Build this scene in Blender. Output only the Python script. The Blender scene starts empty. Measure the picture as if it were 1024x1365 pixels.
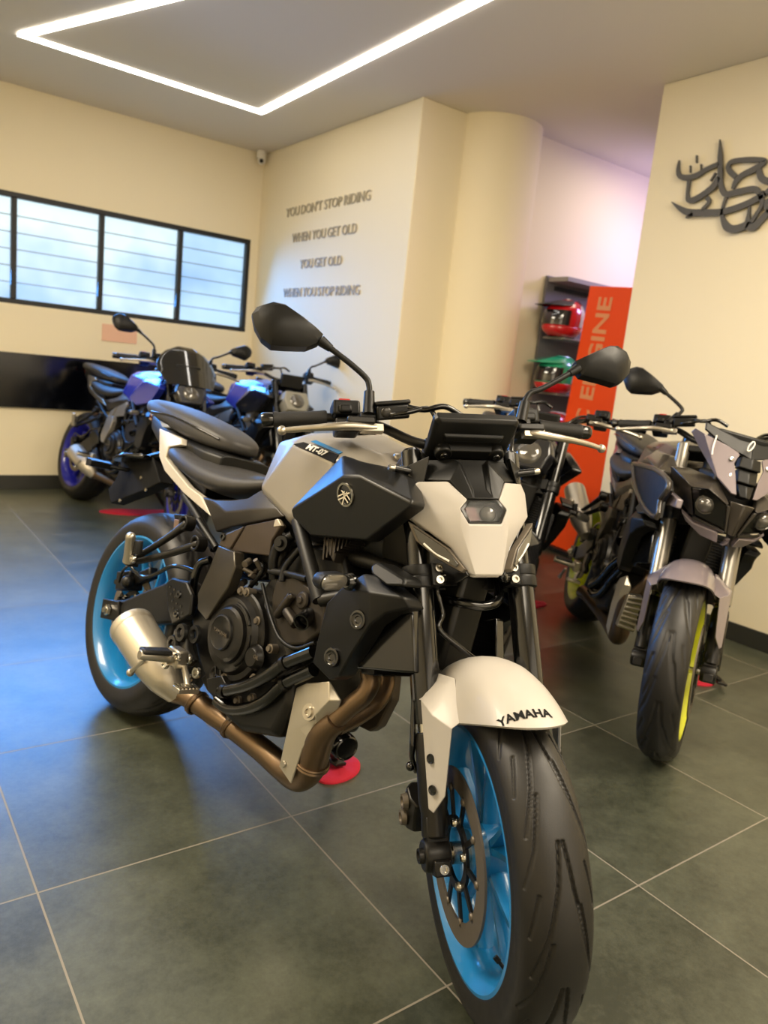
import bpy, bmesh, math, random
import numpy as np
from mathutils import Vector, Matrix

SC = bpy.context.scene
COL = SC.collection
# ---------------------------------------------------------------- camera
CAM_F, CAM_YAW, CAM_PITCH, CAM_ROLL, CAM_H = 1001.79, 0.6411, 0.1861, -0.1032, 1.1299
def cam_axes():
    cy_, sy_ = math.cos(CAM_YAW), math.sin(CAM_YAW)
    cp, sp = math.cos(CAM_PITCH), math.sin(CAM_PITCH)
    f = Vector((sy_*cp, cy_*cp, -sp)); r = Vector((cy_, -sy_, 0)); d = f.cross(r)
    c, s = math.cos(CAM_ROLL), math.sin(CAM_ROLL)
    return r*c + d*s, -r*s + d*c, f
_r, _d, _f = cam_axes()
cd = bpy.data.cameras.new('camera'); cam = bpy.data.objects.new('camera', cd); COL.objects.link(cam)
m = Matrix.Identity(4)
for i in range(3):
    m[i][0] = _r[i]; m[i][1] = -_d[i]; m[i][2] = -_f[i]
m[2][3] = CAM_H
cam.matrix_world = m
cd.sensor_fit = 'HORIZONTAL'; cd.sensor_width = 36.0; cd.lens = CAM_F/1024*36.0
cd.clip_start = 0.05; cd.clip_end = 60
cd.dof.use_dof = True; cd.dof.focus_distance = 1.42; cd.dof.aperture_fstop = 6.0
SC.camera = cam
# ---------------------------------------------------------------- colour management, world
SC.view_settings.view_transform = 'Standard'; SC.view_settings.look = 'None'
SC.view_settings.gamma = 1.0; SC.view_settings.use_curve_mapping = False
SC.view_settings.exposure = 0.0
w = bpy.data.worlds.new('world'); SC.world = w; w.use_nodes = True
w.node_tree.nodes['Background'].inputs[0].default_value = (0.75, 0.85, 1.0, 1)
w.node_tree.nodes['Background'].inputs[1].default_value = 0.3
ROOM_H = 2.735
def area_light(name, loc, rot, size, size_y, energy, color):
    l = bpy.data.lights.new(name, 'AREA'); l.shape = 'RECTANGLE'; l.size = size; l.size_y = size_y
    l.energy = energy; l.color = color
    o = bpy.data.objects.new(name, l); COL.objects.link(o); o.location = loc; o.rotation_euler = rot
    return o
WARM = (1.0, 0.865, 0.665)
DAY = (0.06, 0.34, 1.0)
area_light('ceiling_lamp_front', (0.6, -0.9, ROOM_H-0.03), (0, 0, 0), 1.8, 1.2, 58, WARM)
area_light('ceiling_lamp_right', (2.2, 0.1, ROOM_H-0.03), (0, 0, 0), 1.0, 1.6, 98, WARM)
area_light('ceiling_lamp_left', (-0.6, 2.6, ROOM_H-0.03), (0, 0, 0), 1.0, 1.6, 135, WARM)
area_light('recess_lamp', (5.0, 2.9, 2.2), (math.radians(70), 0, 0), 0.5, 0.3, 15, (0.60, 0.48, 1.0))
area_light('recess_fill_light', (4.5, 3.1, ROOM_H-0.03), (0, 0, 0), 0.6, 0.6, 9, WARM)  # added fill that brightens the dark helmets and shelf, not a known lamp
# daylight coming in through the strip window, then an added fill light behind the camera
wl = area_light('window_daylight', (1.1, 5.90, 1.69), (math.radians(-68), 0, 0), 3.3, 0.66, 66, DAY)
wl.data.spread = math.radians(112)
area_light('front_fill_light', (1.2, -2.3, 1.5), (math.radians(90), 0, 0), 4.0, 2.0, 26, (1.0, 0.90, 0.76))  # added fill for nose and ceiling; the front wall has no opening
# ---------------------------------------------------------------- materials
def lin(h):
    h = h.lstrip('#'); o = []
    for i in (0, 2, 4):
        c = int(h[i:i+2], 16)/255
        o.append(c/12.92 if c <= 0.04045 else ((c+0.055)/1.055)**2.4)
    return tuple(o)
MATS = {}
def mat(name, col, rough=0.5, metal=0.0, coat=0.0, var=0.12, scale=30.0, bump=0.0, bscale=400.0, emit=0.0, trans=0.0, alpha=1.0, spec=0.5):
    if name in MATS: return MATS[name]
    if isinstance(col, str): col = lin(col)
    mt = bpy.data.materials.new(name); mt.use_nodes = True
    nt = mt.node_tree; N = nt.nodes; L = nt.links; p = N['Principled BSDF']
    p.inputs['Base Color'].default_value = (*col, 1); p.inputs['Roughness'].default_value = rough
    p.inputs['Metallic'].default_value = metal; p.inputs['Coat Weight'].default_value = coat
    p.inputs['Coat Roughness'].default_value = 0.08
    p.inputs['Specular IOR Level'].default_value = spec
    if trans: p.inputs['Transmission Weight'].default_value = trans
    if alpha < 1: p.inputs['Alpha'].default_value = alpha
    if emit:
        p.inputs['Emission Color'].default_value = (*col, 1); p.inputs['Emission Strength'].default_value = emit
    tc = N.new('ShaderNodeTexCoord')
    if var:
        nz = N.new('ShaderNodeTexNoise'); nz.inputs['Scale'].default_value = scale; nz.inputs['Detail'].default_value = 4
        L.new(tc.outputs['Object'], nz.inputs['Vector'])
        mr = N.new('ShaderNodeMapRange'); mr.inputs[3].default_value = max(0.02, rough*(1-var)); mr.inputs[4].default_value = min(1, rough*(1+var))
        L.new(nz.outputs['Fac'], mr.inputs[0]); L.new(mr.outputs[0], p.inputs['Roughness'])
    if bump:
        nb = N.new('ShaderNodeTexNoise'); nb.inputs['Scale'].default_value = bscale; nb.inputs['Detail'].default_value = 3
        L.new(tc.outputs['Object'], nb.inputs['Vector'])
        b = N.new('ShaderNodeBump'); b.inputs['Strength'].default_value = bump; b.inputs['Distance'].default_value = 0.002
        L.new(nb.outputs['Fac'], b.inputs['Height']); L.new(b.outputs[0], p.inputs['Normal'])
    MATS[name] = mt
    return mt
# ---------------------------------------------------------------- mesh builder
def vadd(a, b): return (a[0]+b[0], a[1]+b[1], a[2]+b[2])
def smooth_path(pts, k=6):
    P = [Vector(p) for p in pts]
    if len(P) < 3: return P
    Q = [P[0]*2-P[1]] + P + [P[-1]*2-P[-2]]
    out = []
    for i in range(1, len(Q)-2):
        a, b, c, d = Q[i-1], Q[i], Q[i+1], Q[i+2]
        for j in range(k):
            t = j/k
            out.append(0.5*((2*b)+(c-a)*t+(2*a-5*b+4*c-d)*t*t+(3*b-a-3*c+d)*t*t*t))
    out.append(P[-1])
    return out
DETAIL = [True]
EACH = {'disc_button', 'disc_bolt', 'shroud_bolt', 'hanger_bolt', 'cover_bolt', 'caliper_piston_cap', 'pipe_clamp', 'clamp_bolt', 'bar_clamp', 'bracket_bolt', 'caliper_bolt', 'hanger_boss', 'shield_bolt', 'hose_clamp', 'cooling_fin', 'cover_rib', 'engine_fitting', 'casting_boss', 'emblem_fork', 'pedal_tread'}
SMALL = {'disc_button', 'disc_bolt', 'shroud_bolt', 'hanger_bolt', 'cover_bolt', 'caliper_piston_cap', 'clamp_bolt', 'bracket_bolt', 'caliper_bolt', 'hanger_boss', 'shield_bolt', 'hose_clamp', 'engine_fitting', 'guard_stud', 'casting_boss', 'cover_rib', 'pedal_tread', 'pipe_clamp', 'fender_bolt', 'valve_stem', 'peg_bolt', 'axle_end', 'pinch_bolt', 'sight_glass', 'tank_bolt', 'bar_clamp'}
class MB:
    def __init__(s): s.v = []; s.f = []
    def add(s, v, f):
        o = len(s.v); s.v += [tuple(x) for x in v]; s.f += [tuple(i+o for i in q) for q in f]; return s
    def box(s, c, size, rot=None):
        hx, hy, hz = size[0]/2, size[1]/2, size[2]/2
        vs = [Vector((x, y, z)) for x in (-hx, hx) for y in (-hy, hy) for z in (-hz, hz)]
        if rot is not None: vs = [rot @ x for x in vs]
        vs = [x + Vector(c) for x in vs]
        return s.add(vs, [(0,1,3,2),(4,6,7,5),(0,4,5,1),(2,3,7,6),(0,2,6,4),(1,5,7,3)])
    def tube(s, pts, r, n=10, k=6, cap=True, sm=True, flat=1.0):
        m0 = len(pts)
        P = smooth_path(pts, k) if sm and m0 > 2 else [Vector(p) for p in pts]
        M_ = len(P)
        if hasattr(r, '__len__'):
            R = [float(np.interp(i/(M_-1)*(len(r)-1), range(len(r)), r)) for i in range(M_)]
        else: R = [r]*M_
        T = [(P[min(i+1, M_-1)]-P[max(i-1, 0)]).normalized() for i in range(M_)]
        ref = Vector((0, 0, 1)) if abs(T[0].z) < 0.9 else Vector((1, 0, 0))
        nrm = (ref - T[0]*ref.dot(T[0])).normalized()
        V = []
        for i in range(M_):
            nrm = (nrm - T[i]*nrm.dot(T[i])).normalized(); bn = T[i].cross(nrm)
            for j in range(n):
                a = 2*math.pi*j/n
                V.append(P[i] + (nrm*math.cos(a)*flat + bn*math.sin(a))*R[i])
        F = [(i*n+j, i*n+(j+1) % n, (i+1)*n+(j+1) % n, (i+1)*n+j) for i in range(M_-1) for j in range(n)]
        if cap: F += [tuple(range(n-1, -1, -1)), tuple((M_-1)*n+j for j in range(n))]
        return s.add(V, F)
    def cyl(s, p0, p1, r0, r1=None, n=20):
        return s.tube([p0, p1], [r0, r0 if r1 is None else r1], n=n, sm=False)
    def lathe(s, prof, c=(0, 0, 0), axis=(0, 1, 0), n=48, closed=False):
        # prof: (radius, along axis)
        ax = Vector(axis).normalized(); ref = Vector((0, 0, 1)) if abs(ax.z) < 0.9 else Vector((1, 0, 0))
        u = (ref-ax*ref.dot(ax)).normalized(); v = ax.cross(u); C = Vector(c); m_ = len(prof)
        V = []
        for i in range(n):
            a = 2*math.pi*i/n; d = u*math.cos(a)+v*math.sin(a)
            for (r, y) in prof: V.append(C+d*r+ax*y)
        F = []
        for i in range(n):
            j = (i+1) % n
            for k in range(m_ if closed else m_-1):
                l = (k+1) % m_
                F.append((i*m_+k, j*m_+k, j*m_+l, i*m_+l))
        return s.add(V, F)
    def cage(s, verts, faces, d):
        # open faceted sheet given thickness by the offset d (or one offset per vertex)
        n = len(verts); V = [Vector(x) for x in verts]
        D = d if hasattr(d[0], '__len__') else [d]*n
        W = [V[i]+Vector(D[i]) for i in range(n)]
        F = [tuple(f) for f in faces] + [tuple(n+i for i in reversed(f)) for f in faces]
        cnt = {}
        for f in faces:
            for a, b in zip(f, f[1:]+f[:1]): cnt[(a, b)] = 1
        for (a, b) in cnt:
            if (b, a) not in cnt: F.append((b, a, n+a, n+b))
        return s.add(V+W, F)
    def slab(s, poly, d): return s.cage(poly, [tuple(range(len(poly)))], d)
    def loft(s, rings, cap=True, closed=True):
        n = len(rings[0]); V = [p for r in rings for p in r]; F = []
        for i in range(len(rings)-1):
            for j in range(n if closed else n-1):
                k = (j+1) % n
                F.append((i*n+j, i*n+k, (i+1)*n+k, (i+1)*n+j))
        if cap and closed: F += [tuple(range(n-1, -1, -1)), tuple((len(rings)-1)*n+j for j in range(n))]
        return s.add(V, F)
    def ball(s, c, r, n=12):
        if not hasattr(r, '__len__'): r = (r, r, r)
        rings = []
        for i in range(n//2+1):
            ph = math.pi*i/(n//2); q = max(1e-4, math.sin(ph))
            rings.append([(c[0]+r[0]*q*math.cos(2*math.pi*j/n), c[1]+r[1]*q*math.sin(2*math.pi*j/n), c[2]-r[2]*math.cos(ph)) for j in range(n)])
        return s.loft(rings)
    def mirror(s):
        v = list(s.v); f = list(s.f); o = len(v)
        s.v += [(x, -y, z) for x, y, z in v]; s.f += [tuple(o+i for i in reversed(q)) for q in f]; return s
    def flipped(s):
        q = MB(); q.v = [(x, -y, z) for x, y, z in s.v]; q.f = [tuple(reversed(g)) for g in s.f]; return q
    def pieces(s):
        par = list(range(len(s.v)))
        def find(a):
            while par[a] != a: par[a] = par[par[a]]; a = par[a]
            return a
        for q in s.f:
            r = find(q[0])
            for i in q[1:]: par[find(i)] = r
        groups = {}
        for q in s.f: groups.setdefault(find(q[0]), []).append(q)
        out = []
        for fs in groups.values():
            ids = sorted({i for q in fs for i in q}); mp = {i: k for k, i in enumerate(ids)}
            p = MB(); p.v = [s.v[i] for i in ids]; p.f = [tuple(mp[i] for i in q) for q in fs]; out.append(p)
        return out
    def build(s, name, m, parent=None, bevel=0, seg=2, sub=0, sharp=38, fn=None, label=None, cap=None):
        if name in SMALL and not DETAIL[0]: return None
        if name in EACH:
            ps = s.pieces()
            if len(ps) > 1: return [p.build(name, m, parent, bevel, seg, sub, sharp, fn, label) for p in ps][0]
        me = bpy.data.meshes.new(name)
        vs = [tuple(fn(x)) for x in s.v] if fn else s.v
        me.from_pydata([tuple(x) for x in vs], [], s.f)
        bm = bmesh.new(); bm.from_mesh(me)
        bmesh.ops.recalc_face_normals(bm, faces=bm.faces)
        bm.to_mesh(me); bm.free()
        me.polygons.foreach_set('use_smooth', [True]*len(me.polygons))
        if not sub: me.set_sharp_from_angle(angle=math.radians(sharp))
        me.materials.append(m)
        o = bpy.data.objects.new(name, me); COL.objects.link(o)
        if parent: o.parent = parent
        if bevel:
            b = o.modifiers.new('bevel', 'BEVEL'); b.width = bevel; b.segments = seg; b.limit_method = 'ANGLE'; b.angle_limit = math.radians(25); b.harden_normals = False
        if sub:
            q = o.modifiers.new('subdivision', 'SUBSURF'); q.levels = sub; q.render_levels = sub
        if label: o['label'] = label
        return o
def text_mesh(name, body, size, depth, mt, parent=None, fn=None, M=None, squash=(1, 1), shear=0.0, bold=0.0):
    cu = bpy.data.curves.new(name, 'FONT'); cu.body = body; cu.size = size; cu.extrude = depth; cu.align_x = 'CENTER'; cu.align_y = 'CENTER'
    cu.shear = shear; cu.offset = bold; cu.resolution_u = 3
    o = bpy.data.objects.new(name, cu); COL.objects.link(o)
    bpy.context.view_layer.update()
    dg = bpy.context.evaluated_depsgraph_get()
    me = bpy.data.meshes.new_from_object(o.evaluated_get(dg)); me.name = name
    COL.objects.unlink(o); bpy.data.objects.remove(o); bpy.data.curves.remove(cu)
    for v in me.vertices:
        p = Vector((v.co.x*squash[0], v.co.y*squash[1], v.co.z))
        if M is not None: p = M @ p
        if fn: p = Vector(fn(p))
        v.co = p
    me.materials.clear(); me.materials.append(mt)
    o = bpy.data.objects.new(name, me); COL.objects.link(o)
    if parent: o.parent = parent
    return o
def frame_M(origin, xdir, ydir):
    x = Vector(xdir).normalized(); y = Vector(ydir); y = (y-x*y.dot(x)).normalized(); z = x.cross(y)
    M_ = Matrix.Identity(4)
    for i in range(3): M_[i][0] = x[i]; M_[i][1] = y[i]; M_[i][2] = z[i]; M_[i][3] = origin[i]
    return M_
def tag(o, label, cat, group=None, kind=None):
    o['label'] = label; o['category'] = cat
    if group: o['group'] = group
    if kind: o['kind'] = kind
    return o
def struct(o): o['kind'] = 'structure'; return o
def empty(name, loc=(0, 0, 0), rot=(0, 0, 0)):
    o = bpy.data.objects.new(name, None); COL.objects.link(o); o.location = loc; o.rotation_euler = rot; o.empty_display_size = 0.1
    return o

# ================================================================ the room
TX0, TXS, TY0, TYS = 0.312, 0.5965, 0.865, 0.610
def floor_mat():
    mt = bpy.data.materials.new('floor_tile'); mt.use_nodes = True; nt = mt.node_tree; N = nt.nodes; L = nt.links; p = N['Principled BSDF']
    tc = N.new('ShaderNodeTexCoord'); sp = N.new('ShaderNodeSeparateXYZ'); L.new(tc.outputs['Object'], sp.inputs[0])
    def M_(op, a, b=None):
        n = N.new('ShaderNodeMath'); n.operation = op
        for i, q in enumerate((a, b)):
            if q is None: continue
            if isinstance(q, (int, float)): n.inputs[i].default_value = q
            else: L.new(q, n.inputs[i])
        return n.outputs[0]
    gx = M_('DIVIDE', M_('SUBTRACT', sp.outputs[0], TX0), TXS); gy = M_('DIVIDE', M_('SUBTRACT', sp.outputs[1], TY0), TYS)
    fx = M_('FRACT', gx); fy = M_('FRACT', gy)
    dx = M_('MINIMUM', fx, M_('SUBTRACT', 1.0, fx)); dy = M_('MINIMUM', fy, M_('SUBTRACT', 1.0, fy))
    g = M_('LESS_THAN', M_('MINIMUM', dx, dy), 0.0034)
    cx = N.new('ShaderNodeCombineXYZ'); L.new(M_('FLOOR', gx), cx.inputs[0]); L.new(M_('FLOOR', gy), cx.inputs[1])
    wn = N.new('ShaderNodeTexWhiteNoise'); L.new(cx.outputs[0], wn.inputs['Vector'])
    # each tile gets its own patch of the stone pattern
    off = N.new('ShaderNodeVectorMath'); off.operation = 'SCALE'; L.new(wn.outputs['Color'], off.inputs[0]); off.inputs['Scale'].default_value = 7.0
    ad = N.new('ShaderNodeVectorMath'); L.new(tc.outputs['Object'], ad.inputs[0]); L.new(off.outputs[0], ad.inputs[1])
    n1 = N.new('ShaderNodeTexNoise'); n1.inputs['Scale'].default_value = 5.0; n1.inputs['Detail'].default_value = 8; n1.inputs['Roughness'].default_value = 0.65
    n2 = N.new('ShaderNodeTexNoise'); n2.inputs['Scale'].default_value = 60.0; n2.inputs['Detail'].default_value = 6; n2.inputs['Roughness'].default_value = 0.8
    L.new(ad.outputs[0], n1.inputs['Vector']); L.new(ad.outputs[0], n2.inputs['Vector'])
    mx = M_('ADD', M_('MULTIPLY', n1.outputs['Fac'], 0.6), M_('MULTIPLY', n2.outputs['Fac'], 0.4))
    mx = M_('ADD', mx, M_('MULTIPLY', M_('SUBTRACT', wn.outputs['Value'], 0.5), 0.12))
    cr = N.new('ShaderNodeValToRGB'); L.new(mx, cr.inputs[0])
    cr.color_ramp.elements[0].position = 0.36; cr.color_ramp.elements[0].color = (*lin('#2f3227'), 1)
    cr.color_ramp.elements[1].position = 0.66; cr.color_ramp.elements[1].color = (*lin('#545748'), 1)
    mc = N.new('ShaderNodeMix'); mc.data_type = 'RGBA'; L.new(g, mc.inputs[0]); L.new(cr.outputs[0], mc.inputs[6]); mc.inputs[7].default_value = (*lin('#7d7668'), 1)
    L.new(mc.outputs[2], p.inputs['Base Color'])
    rr = N.new('ShaderNodeMapRange'); L.new(n2.outputs['Fac'], rr.inputs[0]); rr.inputs[3].default_value = 0.27; rr.inputs[4].default_value = 0.40
    L.new(M_('ADD', rr.outputs[0], M_('MULTIPLY', g, 0.5)), p.inputs['Roughness'])
    b = N.new('ShaderNodeBump'); b.inputs['Strength'].default_value = 0.25; b.inputs['Distance'].default_value = 0.002
    L.new(M_('SUBTRACT', M_('MULTIPLY', n2.outputs['Fac'], 0.3), g), b.inputs['Height']); L.new(b.outputs[0], p.inputs['Normal'])
    p.inputs['Specular IOR Level'].default_value = 0.6
    return mt
M_WALL = mat('cream_wall_paint', '#e6dabb', 0.75, bump=0.05, bscale=180)
M_CEIL = mat('ceiling_paint', '#d8d1c3', 0.8)
M_SKIRT = mat('dark_skirting_tile', '#2c2c27', 0.35)
M_BLACKF = mat('black_window_frame', '#101114', 0.45)
X0, X1, Y0, Y1 = -1.6, 6.2, -2.4, 5.95
def box_obj(name, lo, hi, m, parent=None, bevel=0):
    c = [(a+b)/2 for a, b in zip(lo, hi)]; s_ = [b-a for a, b in zip(lo, hi)]
    return MB().box(c, s_).build(name, m, parent, bevel=bevel)
struct(box_obj('floor', (X0, Y0, -0.1), (X1, Y1+0.2, 0), floor_mat()))
struct(box_obj('ceiling', (X0, Y0, ROOM_H), (X1, Y1+0.2, ROOM_H+0.1), M_CEIL))
# back wall with the strip window
WX0, WX1, WZ0, WZ1 = -0.6, 2.80, 1.32, 2.06
mb = MB()
mb.box(((X0+2.9)/2, Y1+0.1, WZ0/2), (2.9-X0, 0.2, WZ0)); mb.box(((X0+2.9)/2, Y1+0.1, (WZ1+ROOM_H)/2), (2.9-X0, 0.2, ROOM_H-WZ1))
mb.box(((X0+WX0)/2, Y1+0.1, (WZ0+WZ1)/2), (WX0-X0, 0.2, WZ1-WZ0)); mb.box(((WX1+2.9)/2, Y1+0.1, (WZ0+WZ1)/2), (2.9-WX1, 0.2, WZ1-WZ0))
struct(mb.build('wall_back', M_WALL))
def pane_mat(c0=(0.26, 0.55, 0.92, 1), c1=(0.72, 0.93, 1.0, 1)):
    mt = bpy.data.materials.new('daylit_frosted_glass'); mt.use_nodes = True; nt = mt.node_tree; N = nt.nodes; L = nt.links; p = N['Principled BSDF']
    tc = N.new('ShaderNodeTexCoord'); nz = N.new('ShaderNodeTexNoise'); nz.inputs['Scale'].default_value = 1.3; nz.inputs['Detail'].default_value = 3
    L.new(tc.outputs['Object'], nz.inputs['Vector']); cr = N.new('ShaderNodeValToRGB'); L.new(nz.outputs['Fac'], cr.inputs[0])
    cr.color_ramp.elements[0].position = 0.36; cr.color_ramp.elements[0].color = c0
    cr.color_ramp.elements[1].position = 0.58; cr.color_ramp.elements[1].color = c1
    L.new(cr.outputs[0], p.inputs['Emission Color']); p.inputs['Emission Strength'].default_value = 1.0
    p.inputs['Base Color'].default_value = (0.2, 0.22, 0.25, 1); p.inputs['Roughness'].default_value = 0.25
    return mt
win = empty('window_1', (0, Y1+0.03, 0)); struct(win)
mb = MB(); fw = 0.035
for z in (WZ0+fw/2, WZ1-fw/2): mb.box(((WX0+WX1)/2, 0, z), (WX1-WX0, 0.06, fw))
for x in (WX0+fw/2, WX1-fw/2, 2.215, 1.62, 1.035, 0.44, -0.15): mb.box((x, 0, (WZ0+WZ1)/2), (fw, 0.06, WZ1-WZ0-2*fw))
mb.build('window_frame', M_BLACKF, win, bevel=0.004)
PM = pane_mat(); PM_BLUE = pane_mat((0.22, 0.48, 0.86, 1), (0.46, 0.74, 0.98, 1))
M_LOUV = mat('louvre_edge', '#8ea2b4', 0.3)
xs = [WX0, -0.15, 0.44, 1.035, 1.62, 2.215, WX1]
for a, b_ in zip(xs, xs[1:]):
    pn = MB().box(((a+b_)/2, 0.02, (WZ0+WZ1)/2), (b_-a-fw, 0.008, WZ1-WZ0-2*fw)).build('window_pane', PM_BLUE if b_ > 2.5 else PM, win)
    q = MB()
    for k in range(1, 6): q.box(((a+b_)/2, 0.012, WZ0+fw+(WZ1-WZ0-2*fw)*k/6), (b_-a-fw, 0.01, 0.006))
    q.build('louvre_bar', M_LOUV, pn)
QX = 2.87
struct(box_obj('wall_partition', (QX, 3.88, 0), (QX+0.38, Y1+0.2, ROOM_H), M_WALL, bevel=0.006))
mb = MB(); mb.lathe([(0.30, 0), (0.30, ROOM_H)], (3.52, 3.93, 0), (0, 0, 1), 64)
struct(mb.build('wall_column', M_WALL))
struct(box_obj('wall_recess', (3.25, 3.80, 0), (X1, 4.0, ROOM_H), M_WALL))
RX = 3.55
struct(box_obj('wall_right', (RX, Y0, 0), (RX+0.25, 2.71, ROOM_H), M_WALL, bevel=0.006))
struct(box_obj('wall_far_right', (X1-0.1, 2.0, 0), (X1, 4.0, ROOM_H), M_WALL))
struct(box_obj('wall_left', (X0-0.1, Y0, 0), (X0, Y1+0.2, ROOM_H), M_WALL))
struct(box_obj('wall_front', (X0, Y0-0.1, 0), (X1, Y0, ROOM_H), M_WALL))
struct(box_obj('baseboard_back', (X0, Y1-0.012, 0), (QX, Y1, 0.105), M_SKIRT, bevel=0.003))
struct(box_obj('baseboard_partition', (QX-0.012, 3.87, 0), (QX, Y1-0.012, 0.095), M_SKIRT, bevel=0.003))
struct(box_obj('baseboard_right', (RX-0.012, Y0, 0), (RX, 2.71, 0.09), M_SKIRT, bevel=0.003))
struct(box_obj('baseboard_recess', (3.9, 3.788, 0), (X1-0.1, 3.80, 0.09), M_SKIRT, bevel=0.003))
M_DARKGLASS = mat('glossy_black_panel', '#04050a', 0.12)
struct(box_obj('trim_1', (X0, Y1-0.03, 0.60), (2.55, Y1, 0.985), M_DARKGLASS, bevel=0.004))
# LED strip
M_LED = mat('led_diffuser', (1.0, 0.93, 0.84), 0.4, emit=13.0, var=0)
M_ALU = mat('white_led_channel', '#d8d4cc', 0.5)
led = empty('led_strip_light', (2.36, 4.99, ROOM_H)); tag(led, 'bent line of white LED strip light set in the ceiling', 'ceiling light')
def led_bar(p, q, wd=0.055):
    p = Vector(p); q = Vector(q); d = (q-p).normalized(); n = Vector((-d.y, d.x, 0))*wd/2
    o = Vector((2.36, 4.99, ROOM_H))
    A = [p-n, q-n, q+n, p+n]
    MB().slab([x-o for x in A], (0, 0, -0.006)).build('light_bar', M_LED, led)
LZ = ROOM_H-0.001
led_bar((0.875, 4.97, LZ), (2.385, 5.0, LZ)); led_bar((2.36, 4.98, LZ), (2.29, 2.2, LZ)); led_bar((0.90, 4.95, LZ), (1.70, 2.9, LZ))
led_bar((1.70, 2.9, LZ), (2.29, 2.2, LZ))
# security camera in the corner
cc = empty('security_camera', (2.80, 5.86, 2.66)); tag(cc, 'small round security camera at the ceiling corner above the window', 'camera')
M_WPL = mat('white_plastic', '#d9d4c8', 0.4); M_BLK = mat('black_plastic', '#0d0d0e', 0.45)
MB().lathe([(0.0, 0.06), (0.035, 0.06), (0.04, 0.0), (0.0, 0.0)], (0, 0, 0.01), (0, 0, 1), 24).build('mount', M_WPL, cc)
MB().ball((0, -0.01, -0.005), 0.033, 16).build('camera_body', M_WPL, cc)
MB().ball((-0.012, -0.032, -0.012), 0.017, 12).build('lens', M_BLK, cc)
# writing on the partition wall
M_INK = mat('dark_grey_letters', '#a0967f', 0.6)
lines = [("YOU DON'T STOP RIDING", 0, 'top line of dark grey letters on the cream wall, about not stopping riding'), ('WHEN YOU GET OLD', 1, 'second line of dark grey letters on the cream wall'),
         ('YOU GET OLD', 2, 'third and shortest line of dark grey letters on the cream wall'), ('WHEN YOU STOP RIDING', 3, 'lowest line of dark grey letters on the cream wall')]
QT = [(4.916, 2.233, 1.153, 0.066), (4.919, 2.037, 0.892, 0.066), (4.92, 1.838, 0.585, 0.066), (4.905, 1.634, 1.074, 0.066)]
for body, k, lb in lines:
    yc, zc, wid, hh = QT[k]
    e = empty('wall_lettering', (QX-0.004, yc, zc)); tag(e, lb, 'wall lettering', 'quote lettered on the cream wall')
    u = 0.0; parts = []
    for wd in body.split():
        o = text_mesh('lettering_word', wd, 0.1, 0.004, M_INK, e)
        xx = [v.co.x for v in o.data.vertices]; w_ = max(xx)-min(xx); off = u-min(xx); u += w_+0.032
        for v in o.data.vertices: v.co.x += off
        parts.append(o)
    u -= 0.032; sx = wid/u; sy = hh/0.07
    for o in parts:
        for v in o.data.vertices: v.co = Vector((-v.co.z, -(v.co.x-u/2)*sx, v.co.y*sy))
# pale notice under the window
po = box_obj('wall_notice', (1.64, Y1-0.006, 1.13), (1.90, Y1, 1.255), mat('pale_red_paper', '#e0b398', 0.7)); tag(po, 'small pale pink paper notice taped under the window', 'notice')
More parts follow.
